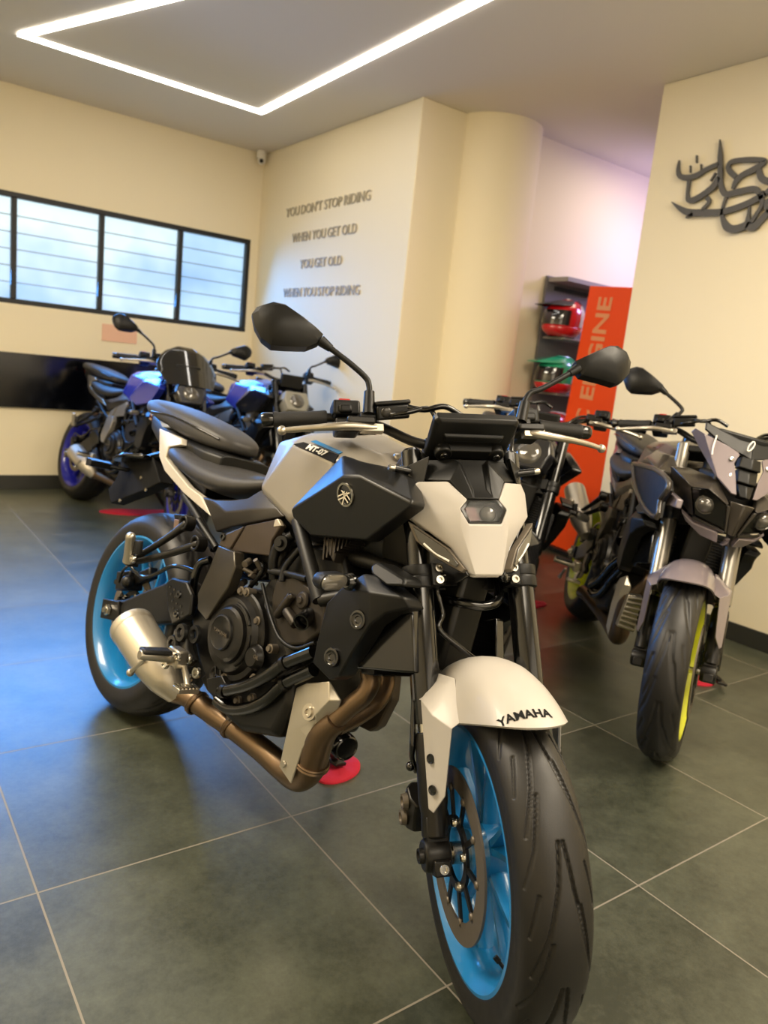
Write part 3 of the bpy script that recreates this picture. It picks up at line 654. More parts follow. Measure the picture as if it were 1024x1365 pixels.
def hero_front(ctx, white):
    # ---- white nose cowl, in fork coordinates (ahead, left, up)
    def S(p): return (p[0], -p[1], p[2])
    PT = dict(ti=(0.082, 0.058, 0.674), to=(0.045, 0.109, 0.684), su=(0.020, 0.127, 0.672), sl=(0.018, 0.129, 0.622), ma=(0.072, 0.060, 0.545), lb=(0.090, 0.034, 0.490),
              bo=(0.102, 0.026, 0.483), lt=(0.108, 0.031, 0.630), lm=(0.106, 0.047, 0.612), ll=(0.108, 0.033, 0.583), k1=(0.103, 0.048, 0.575))
    V = []; idx = {}
    for k_, p in PT.items():
        idx[k_] = len(V); V.append(p); idx[k_+'_'] = len(V); V.append(S(p))
    F = []
    for q in (['ti', 'to', 'lm', 'lt'], ['to', 'su', 'sl', 'lm'], ['lm', 'sl', 'ma', 'k1'], ['lm', 'k1', 'll'], ['k1', 'ma', 'lb', 'bo'], ['ll', 'k1', 'bo']):
        F.append(tuple(idx[x] for x in q)); F.append(tuple(idx[x+'_'] for x in reversed(q)))
    F.append((idx['ll'], idx['bo'], idx['bo_'], idx['ll_']))
    F.append((idx['bo'], idx['lb'], idx['lb_'], idx['bo_']))
    nose = MB().cage(V, F, (-0.016, 0, 0.0)).build('headlight_cowl', white, ctx.root, fn=ctx.fk, bevel=0.0035, seg=3)
    # ---- projector headlight
    hexo = [(0.1045, y, t) for y, t in ((0.031, 0.631), (0.046, 0.612), (0.033, 0.583), (-0.033, 0.583), (-0.046, 0.612), (-0.031, 0.631))]
    hexi = [(0.1055, y*0.84, 0.6075+(t-0.6075)*0.82) for _, y, t in hexo]
    hexd = [(0.086, y*0.8, 0.6075+(t-0.6075)*0.78) for _, y, t in hexo]
    bz = MB(); bz.loft([[(0.08, y, t) for _, y, t in hexo], hexo, hexi, hexd], cap=False)
    hl = ctx.ff(bz, 'headlight', BLKG, bevel=0.001)
    MB().slab(hexd, (-0.004, 0, 0)).build('reflector', SMOKE, hl, fn=ctx.fk)
    MB().lathe([(0, 0.010), (0.008, 0.009), (0.014, 0.005), (0.0165, 0.0), (0.0165, -0.01)], (0.090, 0.014, 0.607), (1, 0, 0), 24).build('projector_lens', LENS, hl, fn=ctx.fk)
    MB().slab([(0.092, y, t) for y, t in ((-0.032, 0.618), (-0.012, 0.620), (-0.004, 0.594), (-0.026, 0.592))], (-0.006, 0, 0)).build('lamp_shutter', mat('dull_red_lamp_part', '#5f322b', 0.3), hl, fn=ctx.fk)
    GL = mat('lamp_glass', (0.9, 0.9, 0.9), 0.03, trans=1.0, var=0)
    GL.node_tree.nodes['Principled BSDF'].inputs['IOR'].default_value = 1.18
    MB().slab([(p[0]+0.0004, p[1]*0.99, 0.6075+(p[2]-0.6075)*0.99) for p in hexi], (-0.002, 0, 0)).build('lamp_glass', GL, hl, fn=ctx.fk)
    # ---- black under-cowl with the slanted position lights
    for sg in (-1, 1):
        u = [(0.018, 0.128*sg, 0.625), (0.070, 0.062*sg, 0.546), (0.092, 0.036*sg, 0.487), (0.060, 0.052*sg, 0.478), (0.010, 0.100*sg, 0.500), (-0.020, 0.118*sg, 0.530), (-0.030, 0.124*sg, 0.615)]
        hs = MB().cage(u+[(0.030, 0.085*sg, 0.520)], [(0, 1, 7, 5, 6), (1, 2, 3, 7), (7, 3, 4, 5)], (-0.012, -0.012*sg, 0.004))
        h = ctx.ff(hs, 'position_light_housing', BLKG, bevel=0.002)
        lo = [(0.0235, 0.1235*sg, 0.606), (0.0365, 0.1085*sg, 0.590), (0.073, 0.060*sg, 0.540), (0.091, 0.038*sg, 0.498), (0.084, 0.0415*sg, 0.492), (0.052, 0.078*sg, 0.526), (0.030, 0.112*sg, 0.566)]
        cc_ = Vector((0.055, 0.08*sg, 0.545))
        MB().slab([Vector(p)+Vector((0.010, 0.008*sg, 0)) for p in lo], (-0.012, -0.010*sg, 0)).build('light_bezel', DISC, h, fn=ctx.fk, bevel=0.0015)
        li = [cc_+(Vector(p)-cc_)*0.80+Vector((0.0125, 0.010*sg, 0)) for p in lo]
        MB().slab(li, (-0.006, -0.005*sg, 0)).build('light_lens', DLENS, h, fn=ctx.fk, bevel=0.001)
        MB().tube([cc_+(Vector(lo[q])-cc_)*0.55+Vector((0.0125, 0.010*sg, 0)) for q in (6, 5, 4)], 0.0022, n=8).build('light_strip', WHITE, h, fn=ctx.fk)
        # steering stop / signal stubs beside the instrument
        br = MB().slab([(0.055, 0.085*sg, 0.735), (0.02, 0.122*sg, 0.725), (0.01, 0.120*sg, 0.690), (0.05, 0.098*sg, 0.680)], (-0.012, -0.004*sg, 0))
        ctx.ff(br, 'cowl_bracket', BLK, bevel=0.002)
        ctx.ff(MB().tube([(0.012, 0.105*sg, 0.715), (0.024, 0.150*sg, 0.718)], [0.009, 0.007], sm=False, n=14), 'cowl_stay', BLKG)
        ctx.ff(MB().lathe([(0, 0.012), (0.005, 0.012), (0.007, 0.009), (0.007, 0)], (0.024, 0.150*sg, 0.718), (0.2, sg, 0.05), 14), 'stay_bolt', STEEL)
    # ---- black centre cover between nose and instrument
    V = [(0.030, 0.082, 0.735), (0.058, 0.036, 0.728), (0.040, 0.098, 0.690), (0.085, 0.056, 0.675), (0.072, 0.030, 0.715), (0.100, 0.020, 0.650), (0.106, 0.033, 0.632), (0.110, 0.020, 0.632), (0.062, 0.022, 0.715), (0.092, 0.014, 0.655)]
    n = len(V); V2 = V+[(a, -y, t) for a, y, t in V]
    F = [(0, 2, 4, 1), (2, 3, 4), (3, 6, 7, 5, 4), (1, 4, 8), (4, 5, 9, 8), (5, 7, 9)]
    F = F+[tuple(n+i for i in reversed(f)) for f in F]+[(1, 8, n+8, n+1), (8, 9, n+9, n+8), (9, 7, n+7, n+9)]
    ctx.ff(MB().cage(V2, F, (-0.02, 0, -0.006)), 'cowl_center_cover', BLK, bevel=0.0015)
    # ---- tilted instrument panel (back side faces forward)
    O = Vector((0.018, 0, 0.748)); T = Vector((0.118, 0, 0.793)); up = (T-O); nr = Vector((up.z, 0, -up.x)).normalized()
    def D(y, v, n_): return O+up*v+Vector((0, y, 0))+nr*n_
    outl = [(0.085, 0.06), (0.087, 0.93), (0.080, 1.0), (-0.080, 1.0), (-0.087, 0.93), (-0.085, 0.06), (-0.078, 0.0), (0.078, 0.0)]
    mb = MB().loft([[D(y, v, -0.012) for y, v in outl], [D(y*1.01, v, -0.004) for y, v in outl], [D(y, v, 0.004) for y, v in outl], [D(y*0.92, 0.5+(v-0.5)*0.88, 0.010) for y, v in outl]])
    ds = ctx.ff(mb, 'instrument_panel', BLK, bevel=0.002)
    MB().slab([D(y*0.93, 0.5+(v-0.5)*0.9, -0.0125) for y, v in outl], tuple(-nr*0.001)).build('instrument_screen', BLKG, ds, fn=ctx.fk)
    mb = MB(); mb.loft([[D(y, v, 0.008) for y, v in ((-0.07, 0.42), (0.07, 0.42), (0.07, 0.12), (-0.07, 0.12))], [D(y, v, 0.024) for y, v in ((-0.055, 0.38), (0.055, 0.38), (0.058, 0.16), (-0.058, 0.16))]])
    mb.loft([[D(y, v, 0.008) for y, v in ((-0.065, 0.68), (0.065, 0.68), (0.06, 0.50), (-0.06, 0.50))], [D(y, v, 0.016) for y, v in ((-0.06, 0.65), (0.06, 0.65), (0.056, 0.53), (-0.056, 0.53))]])
    for y in (-0.055, 0.055): mb.lathe([(0, 0.016), (0.016, 0.016), (0.018, 0.012), (0.018, 0)], D(y, 0.27, 0.010), nr, 20)
    MBk = mb.build('instrument_bracket', BLK, ds, fn=ctx.fk, bevel=0.002)
    h = MB()
    for y in (-0.055, 0.055): bolt(h, D(y, 0.27, 0.027), nr, 0.008, 0.004)
    h.build('bracket_bolt', BLKG, ds, fn=ctx.fk)
    # horn, hoses, cable between the forks
    mb = MB().tube([(-0.02, -0.05, 0.46), (0.02, -0.02, 0.445), (0.025, 0.02, 0.44), (0.005, 0.055, 0.46), (-0.02, 0.06, 0.53)], 0.010)
    mb.tube([(-0.01, -0.075, 0.52), (0.0, -0.07, 0.47), (-0.01, -0.06, 0.43), (-0.005, -0.07, 0.40), (-0.02, -0.02, 0.36), (-0.06, 0.045, 0.325)], 0.006)
    mb.box((0.01, -0.05, 0.49), (0.02, 0.03, 0.02)); mb.box((-0.06, 0.045, 0.33), (0.014, 0.014, 0.014))
    ctx.ff(mb, 'front_brake_hose', BLKG)
    ctx.ff(MB().tube([(0.0, -0.128, 0.30), (-0.002, -0.133, 0.24), (-0.006, -0.136, 0.19), (-0.02, -0.135, 0.165), (-0.03, -0.125, 0.14)], [0.004, 0.005, 0.006, 0.005, 0.006]).ball((-0.028, -0.137, 0.150), 0.009).box((0.0, -0.128, 0.29), (0.014, 0.012, 0.05)), 'sensor_cable', BLKG)
    ctx.bb(MB().box((0.44, 0, 0.66), (0.10, 0.09, 0.20)).lathe([(0.036, -0.1), (0.036, 0.12)], STO+AXV*0.60, AXV, 24), 'steering_head', FRAME, bevel=0.01)

def sect(x, w, zb, zt, n=24, e=0.62, crown=0.0):
    r = []
    for j in range(n):
        a = 2*math.pi*j/n; c, s = math.cos(a), math.sin(a)
        y = w*math.copysign(abs(c)**e, c); z = (zb+zt)/2+(zt-zb)/2*math.copysign(abs(s)**e, s)
        if s > 0: z -= crown*(y/w)**2*(zt-zb)
        r.append((x, y, z))
    return r
def two(ctx, mb, name, m, **k):
    a = ctx.bb(mb, name, m, **k); b = ctx.bb(mb.flipped(), name, m, **k); return a, b
def seats(ctx, m1, m2):
    S = [sect(-0.675, 0.085, 0.806, 0.832), sect(-0.645, 0.118, 0.796, 0.843), sect(-0.58, 0.140, 0.785, 0.850), sect(-0.50, 0.150, 0.764, 0.843, crown=0.1), sect(-0.40, 0.150, 0.745, 0.830, crown=0.12), sect(-0.30, 0.138, 0.744, 0.826, crown=0.15), sect(-0.21, 0.120, 0.768, 0.832, crown=0.15), sect(-0.14, 0.104, 0.795, 0.838), sect(-0.118, 0.085, 0.808, 0.832)]
    ctx.bb(MB().loft(S), 'rider_seat', m1, sub=1)
    S = [sect(-0.955, 0.050, 0.932, 0.955), sect(-0.930, 0.078, 0.920, 0.969), sect(-0.85, 0.097, 0.904, 0.974), sect(-0.74, 0.106, 0.886, 0.963), sect(-0.64, 0.106, 0.870, 0.951), sect(-0.55, 0.099, 0.860, 0.937), sect(-0.48, 0.082, 0.858, 0.921), sect(-0.44, 0.058, 0.862, 0.907), sect(-0.420, 0.032, 0.868, 0.896)]
    p = ctx.bb(MB().loft(S), 'pillion_seat', m2, sub=1)
    for sg in (-1, 1):
        MB().tube([(-0.84, 0.097*sg, 0.925), (-0.76, 0.1035*sg, 0.926), (-0.68, 0.105*sg, 0.924), (-0.60, 0.1015*sg, 0.916), (-0.53, 0.093*sg, 0.906), (-0.46, 0.070*sg, 0.893)], 0.0032).build('seat_piping', BLKG, p)
    ctx.bb(MB().loft([sect(-0.72, 0.075, 0.80, 0.895, e=0.4), sect(-0.60, 0.100, 0.80, 0.872, e=0.4), sect(-0.46, 0.108, 0.79, 0.862, e=0.4), sect(-0.40, 0.085, 0.80, 0.856, e=0.4)]), 'seat_base', BLK, bevel=0.004)
def tail(ctx, m, cap):
    pl = [(-0.7866, -0.0850, 0.8805), (-0.5863, -0.1150, 0.8669), (-0.5687, -0.1200, 0.8500), (-0.6423, -0.1180, 0.8337), (-0.6448, -0.1180, 0.7999), (-0.5641, -0.1260, 0.7775), (-0.4526, -0.1320, 0.7445), (-0.3760, -0.1320, 0.7319), (-0.3006, -0.1320, 0.6890), (-0.4827, -0.1240, 0.7217), (-0.6490, -0.1080, 0.7618), (-0.7256, -0.0950, 0.7971)]
    mb = MB().cage(pl, [(0, 1, 2, 3), (0, 3, 4, 11), (4, 5, 10, 11), (5, 6, 9, 10), (6, 7, 8, 9)], (0, 0.022, 0.0))
    two(ctx, mb, 'tail_side_cowl', m, bevel=0.004, seg=3)
    pl = [(-0.9226, -0.0550, 0.9283), (-0.8364, -0.0720, 0.9442), (-0.7635, -0.0880, 0.9187), (-0.7084, -0.0980, 0.8890), (-0.7931, -0.0820, 0.8819)]
    two(ctx, MB().cage(pl, [(0, 1, 2, 3, 4)], (0, 0.02, 0.0)), 'tail_cap', cap, bevel=0.003)
    ctx.bb(MB().loft([sect(-0.93, 0.045, 0.895, 0.94, e=0.5), sect(-0.86, 0.075, 0.862, 0.93, e=0.5), sect(-0.72, 0.095, 0.80, 0.90, e=0.5), sect(-0.56, 0.105, 0.74, 0.86, e=0.5), sect(-0.40, 0.11, 0.70, 0.80, e=0.5)]), 'tail_inner', BLK, bevel=0.003)
    ctx.bb(MB().loft([sect(-0.945, 0.045, 0.898, 0.925, e=0.5), sect(-0.93, 0.055, 0.892, 0.932, e=0.5), sect(-0.90, 0.06, 0.89, 0.93, e=0.5)]), 'tail_light', mat('tail_lamp_red', '#5e0f0d', 0.12, coat=1.0))
def plate_hanger(ctx):
    pl = [(-1.1098, 0.0000, 0.7361), (-0.9077, 0.0000, 0.7900), (-0.8092, 0.0000, 0.7127), (-0.9024, 0.0000, 0.6669), (-1.1086, 0.0000, 0.5817), (-1.1555, 0.0000, 0.6233), (-1.1106, 0.0000, 0.6774)]
    c = MB().cage(pl, [tuple(range(7))], (0, 0.05, 0)); c.v = [(x, y-0.025, z) for x, y, z in c.v]
    h = ctx.bb(c, 'plate_hanger', DECAL, bevel=0.004)
    MB().slab([(-1.09, -0.07, 0.745), (-0.99, -0.085, 0.772), (-0.90, -0.06, 0.785), (-0.90, 0.06, 0.785), (-0.99, 0.085, 0.772), (-1.09, 0.07, 0.745)], (0.004, 0, -0.014)).build('hanger_top', BLKG, h, bevel=0.005)
    MB().tube([(-0.74, 0, 0.835), (-0.84, 0, 0.805), (-0.96, 0, 0.772)], [0.034, 0.030, 0.026], n=12, flat=0.5).build('hanger_arm', BLK, h)
    b = MB()
    for q in ((-0.9360, -0.0260, 0.7055), (-0.8840, -0.0260, 0.6733), (-1.0428, -0.0260, 0.6056)): b.lathe([(0, 0.003), (0.006, 0.003), (0.007, 0)], q, (0, -1, 0), 12)
    b.build('hanger_bolt', STEEL, h)
    for sg in (-1, 1):
        s = ctx.bb(MB().tube([(-1.02, 0.03*sg, 0.715), (-1.04, 0.09*sg, 0.712)], 0.007, sm=False).loft([[(x-1.055, y*sg, 0.712+z) for x, y, z in ((-0.02, yy, -0.014), (0.02, yy, -0.010), (0.02, yy, 0.010), (-0.02, yy, 0.014))] for yy in (0.08, 0.10, 0.15, 0.16)]), 'rear_turn_signal', BLK, bevel=0.004)
        MB().slab([(-1.0765, 0.09*sg, 0.702), (-1.0765, 0.148*sg, 0.702), (-1.0765, 0.148*sg, 0.722), (-1.0765, 0.09*sg, 0.722)], (-0.005, 0, 0)).build('signal_lens', LENS, s, bevel=0.002)
def tank(ctx, paint, cover, label='MT-07', emblem=True, stripe=None):
    V = [(-0.245, 0, 0.86), (-0.205, 0, 0.930), (-0.14, 0, 0.972), (-0.03, 0, 0.987), (0.12, 0, 1.000), (0.20, 0, 0.982), (0.275, 0, 0.925),
         (-0.15, -0.090, 0.925), (-0.035, -0.108, 0.953), (0.115, -0.105, 0.962), (0.22, -0.095, 0.950), (0.31, -0.09, 0.905),
         (-0.0325, -0.140, 0.924), (0.13, -0.143, 0.909), (0.32, -0.125, 0.90), (-0.11, -0.140, 0.803), (0.015, -0.135, 0.757), (0.15, -0.142, 0.79), (-0.16, -0.09, 0.80)]
    F = [(1, 2, 7), (2, 3, 8, 7), (3, 4, 9, 8), (4, 5, 10, 9), (5, 6, 11, 10), (7, 8, 12), (8, 9, 13, 12), (9, 10, 14, 13), (10, 11, 14), (0, 1, 7, 18), (7, 12, 15), (7, 15, 18), (12, 13, 17, 16, 15)]
    n = len(V); mir = [i if V[i][1] == 0 else n+i for i in range(n)]
    V2 = V+[(x, -y, z) for x, y, z in V]
    F2 = F+[tuple(mir[i] for i in reversed(f)) for f in F]
    ctx.bb(MB().cage(V2, F2, [(0, -0.02*np.sign(v[1]), -0.02) for v in V2]), 'fuel_tank', paint, bevel=0.009, seg=4)
    ctx.bb(MB().loft([sect(-0.14, 0.09, 0.72, 0.90, e=0.5), sect(0.05, 0.115, 0.70, 0.94, e=0.5), sect(0.30, 0.10, 0.72, 0.90, e=0.5)]), 'tank_inner', BLK)
    ctx.bb(MB().lathe([(0, 0.006), (0.030, 0.006), (0.034, 0.002), (0.034, -0.03), (0, -0.03)], (0.045, 0, 0.996), (0.09, 0, 1), 28), 'fuel_cap', BLKG)
    h = MB(); h.lathe([(0, 0.004), (0.006, 0.004), (0.010, 0.001), (0.0125, 0.001), (0.013, -0.003)], (0.245, -0.062, 0.955), (0.5, -0.15, 0.85), 20)
    ctx.bb(h, 'tank_bolt', ALU)
    p = dict(p0=(0.0710, -0.1780, 0.7804), p1=(0.1488, -0.1500, 0.9093), p2=(0.1582, -0.1460, 0.9267), p3=(0.2179, -0.1460, 0.9226), p4=(0.3282, -0.1460, 0.9250), p5=(0.3720, -0.1550, 0.9119), p6=(0.4415, -0.1960, 0.8698), p7=(0.4391, -0.1960, 0.8601), b1=(0.3150, -0.1650, 0.7699), b2=(0.1373, -0.1600, 0.7387), b3=(0.0717, -0.1650, 0.7633), r1=(0.2450, -0.2050, 0.8842), r2=(0.2969, -0.2080, 0.8927))
    k = list(p); V = [p[q] for q in k]; ix = {q: i for i, q in enumerate(k)}
    F = [('p0', 'p1', 'p2', 'r1'), ('p2', 'p3', 'r2', 'r1'), ('p3', 'p4', 'p6', 'r2'), ('p4', 'p5', 'p6'), ('p0', 'r1', 'b2', 'b3'), ('r1', 'r2', 'b1', 'b2'), ('r2', 'p6', 'p7', 'b1')]
    c = MB().cage(V, [tuple(ix[q] for q in f) for f in F], [(-0.004, 0.045, 0.0)]*len(V))
    a, b = two(ctx, c, 'tank_side_cover', cover, bevel=0.005, seg=3)
    r1, r2, b1 = Vector(p['r1']), Vector(p['r2']), Vector(p['b1'])
    nr = (r2-r1).cross(b1-r1).normalized()
    if nr.y > 0: nr = -nr
    if emblem:
        for sg, par in ((-1, a), (1, b)):
            c0 = Vector((0.2541, -0.1900, 0.8477)); c0.y = (nr.dot(r1)-nr.x*c0.x-nr.z*c0.z)/nr.y
            nn = nr.copy()
            if sg > 0: c0.y *= -1; nn.y *= -1
            R = 0.0255; e = MB()
            e.lathe([(R*0.80, 0.0015), (R*0.82, 0.0042), (R*0.98, 0.0042), (R, 0.001), (R*0.80, 0.0005)], c0, nn, 40)
            xd = Vector((1, 0, 0.0))*(-sg); M_ = frame_M(c0+nn*0.002, xd, (0, 0, 1))
            for q in range(3):
                an = math.pi/2+2*math.pi*q/3; d = Vector((math.cos(an), math.sin(an), 0)); t_ = Vector((-d.y, d.x, 0))
                def bar(a0, a1, wdt):
                    u = (Vector(a1)-Vector(a0)); tt = Vector((-u.y, u.x, 0)).normalized()*wdt/2
                    e.slab([M_ @ (Vector(a0)-tt), M_ @ (Vector(a1)-tt), M_ @ (Vector(a1)+tt), M_ @ (Vector(a0)+tt)], tuple(nn*0.0016))
                bar(-d*R*0.80, d*R*0.10, R*0.12)
                for s in (-1, 1): bar(d*R*0.10+t_*R*0.15*s, d*R*0.80+t_*R*0.15*s, R*0.11)
                bar(d*R*0.10-t_*R*0.20, d*R*0.10+t_*R*0.20, R*0.11)
            MB().lathe([(0, 0.0012), (R*0.82, 0.0012), (R*0.98, 0.0002)], c0, nn, 40).build('emblem_disc', BLKG, par)
            e.build('emblem', STEEL, par)
    if label:
        for sg in (-1, 1):
            f_ = (lambda q: q) if sg < 0 else (lambda q: (q[0], -q[1], q[2]))
            q = [(-0.0247, -0.1425, 0.9253), (-0.0021, -0.1330, 0.9359), (0.1310, -0.1345, 0.9258), (0.1354, -0.1445, 0.9056)]
            d = MB().slab([f_(x) for x in q], (0, 0.003*-sg*-1*-1, -0.001)); dd = d.build('tank_decal', DECAL, ctx.root)
            s4 = [(0.0189, -0.1300, 0.9412), (0.0291, -0.1235, 0.9471), (0.1327, -0.1255, 0.9341), (0.1285, -0.1330, 0.9278)]
            MB().slab([f_(x) for x in s4], (0, 0.003*-sg*-1*-1, -0.001)).build('blue_stripe', stripe, dd)
            A_ = Vector(f_(q[0])); B_ = Vector(f_(q[1])); C_ = Vector(f_(q[2])); D_ = Vector(f_(q[3]))
            xd = (C_+D_-A_-B_); cen = (A_+B_+C_+D_)/4; yd = (B_+C_-A_-D_)
            if sg > 0: xd = -xd
            MX = frame_M(cen, xd, yd); zz_ = Vector((MX[0][2], MX[1][2], MX[2][2]))
            MX.translation = cen+zz_*0.0012
            text_mesh('decal_lettering', label, 0.021, 0.0005, WHITE, dd, M=MX, squash=(1.28, 1.0), bold=0.0007)
def rear_end(ctx, rim_m, nth=260, bronze=True):
    tire(ctx, 'rear_tire', RAX, 0.315, 0.090, (0.230, 0.080), fork=False, nth=nth, ns=44, grooves=FG, period=8, depth=0.0035, width=0.0035)
    rim(ctx, 'rear_rim', RAX, rim_m, 0.233, 0.082, 10, 0.055, 0.06, fork=False, spoke_w=0.026, phase=0.3)
    disc(ctx, RAX, 0.122, 0.095, -0.072, fork=False, name='rear_brake_disc')
    mb = MB().lathe([(0.06, 0.075), (0.100, 0.075), (0.104, 0.078), (0.100, 0.082), (0.06, 0.082)], RAX, (0, 1, 0), 60, closed=True)
    ctx.bb(mb, 'rear_sprocket', DISC)
    ch = []
    for k in range(25):
        a = math.pi/2+math.pi*k/24; ch.append((-0.6975+0.104*math.cos(a), 0.0785, 0.315+0.104*math.sin(a)))
    ch = [(-0.24, 0.0785, 0.43)]+ch+[(-0.24, 0.0785, 0.36)]
    ctx.bb(MB().tube(ch, 0.008, n=8, sm=False), 'drive_chain', DISC)
    pl = [(-0.7676, -0.1350, 0.3247), (-0.6607, -0.1300, 0.3559), (-0.4590, -0.1300, 0.4651), (-0.4123, -0.1300, 0.4934), (-0.3389, -0.1300, 0.5030), (-0.3054, -0.1300, 0.4737), (-0.2967, -0.1300, 0.4185), (-0.3629, -0.1300, 0.3778), (-0.6211, -0.1300, 0.2901), (-0.7512, -0.1350, 0.2746)]
    top = [(-0.6833, -0.1180, 0.3500), (-0.4795, -0.1180, 0.4605), (-0.4403, -0.1340, 0.4438), (-0.6314, -0.1340, 0.3449)]
    mb = MB().cage(pl, [tuple(range(10))], (0, 0.045, 0))
    a, b = two(ctx, mb, 'swingarm', FRAME, bevel=0.008, seg=3)
    ctx.bb(MB().box((-0.38, 0, 0.42), (0.09, 0.20, 0.08)).cyl((-0.31, -0.15, 0.43), (-0.31, 0.15, 0.43), 0.022), 'swingarm_bridge', FRAME, bevel=0.01)
    pl = [(-0.7586, -0.1420, 0.3324), (-0.6602, -0.1420, 0.3519), (-0.6360, -0.1420, 0.2987), (-0.7469, -0.1420, 0.2728)]
    two(ctx, MB().slab(pl, (0, 0.012, 0)), 'chain_adjuster', BLKM, bevel=0.003)
    for sg in (-1, 1):
        h = MB().lathe([(0, 0.016), (0.009, 0.016), (0.011, 0.010), (0.011, 0.009), (0.016, 0.008), (0.018, 0.0), (0, 0)], ((-0.7043, -0.1440, 0.3109)[0], 0.144*sg, (-0.7043, -0.1440, 0.3109)[2]), (0, sg, 0), 6)
        ctx.bb(h, 'rear_axle_nut', STEEL)
    pl = [(-0.3872, -0.1650, 0.4861), (-0.3616, -0.1650, 0.5054), (-0.2896, -0.1650, 0.5135), (-0.2508, -0.1650, 0.4908), (-0.2349, -0.1650, 0.4406), (-0.3068, -0.1650, 0.3912), (-0.3491, -0.1650, 0.4241)]
    a, b = two(ctx, MB().slab(pl, (0, 0.012, 0)), 'heel_guard', BLK, bevel=0.005)
    rnd = random.Random(4); d = MB()
    for i in range(5):
        for j in range(3):
            if (i, j) in ((1, 2), (4, 2)): continue
            q = Vector((-0.3582, -0.1660, 0.4796)).lerp(Vector((-0.3030, -0.1660, 0.4191)), i/4)+(Vector((-0.3098, -0.1660, 0.4791))-Vector((-0.3582, -0.1660, 0.4796)))*j*0.48
            d.lathe([(0, 0.0008), (0.0035, 0.0008), (0.004, 0)], q, (0, -1, 0), 10)
    for q in ((-0.3073, -0.1660, 0.4741), (-0.2965, -0.1660, 0.4250)): d.lathe([(0.004, 0.003), (0.010, 0.003), (0.011, 0)], q, (0, -1, 0), 16)
    d.build('guard_stud', BLKG, a)
    # rear caliper and hoses
    mb = MB(); mb.box((-0.7302, -0.0850, 0.4001), (0.085, 0.05, 0.06), Matrix.Rotation(-0.3, 3, 'Y')); mb.box((-0.6521, -0.0800, 0.4362), (0.10, 0.03, 0.035), Matrix.Rotation(-0.5, 3, 'Y')); mb.ball((-0.6925, -0.1100, 0.4055), 0.022)
    c = ctx.bb(mb, 'rear_brake_caliper', BLKM, bevel=0.006)
    mb = MB().tube([(-0.6609, -0.1200, 0.4516), (-0.5999, -0.1200, 0.4466), (-0.5426, -0.1200, 0.4651), (-0.4613, -0.1200, 0.5130), (-0.4078, -0.1200, 0.5272), (-0.3500, -0.1100, 0.5314)], 0.006)
    mb.tube([(-0.7460, -0.1100, 0.3905), (-0.7215, -0.1200, 0.4298), (-0.6681, -0.1300, 0.4595), (-0.6352, -0.1200, 0.4477)], 0.004)
    mb.tube([(-0.3150, -0.1200, 0.4766), (-0.3101, -0.1300, 0.5207), (-0.3023, -0.1300, 0.5614), (-0.2747, -0.1200, 0.5818)], 0.011)
    ctx.bb(mb, 'rear_brake_hose', BLKG)
    h = MB()
    for q in ((-0.7708, -0.1000, 0.3844), (-0.7248, -0.1000, 0.3413), (-0.7116, -0.0900, 0.3460)): h.lathe([(0, 0.01), (0.008, 0.01), (0.009, 0)], q, (0, -1, 0), 10)
    h.build('caliper_bolt', BLKG, c)
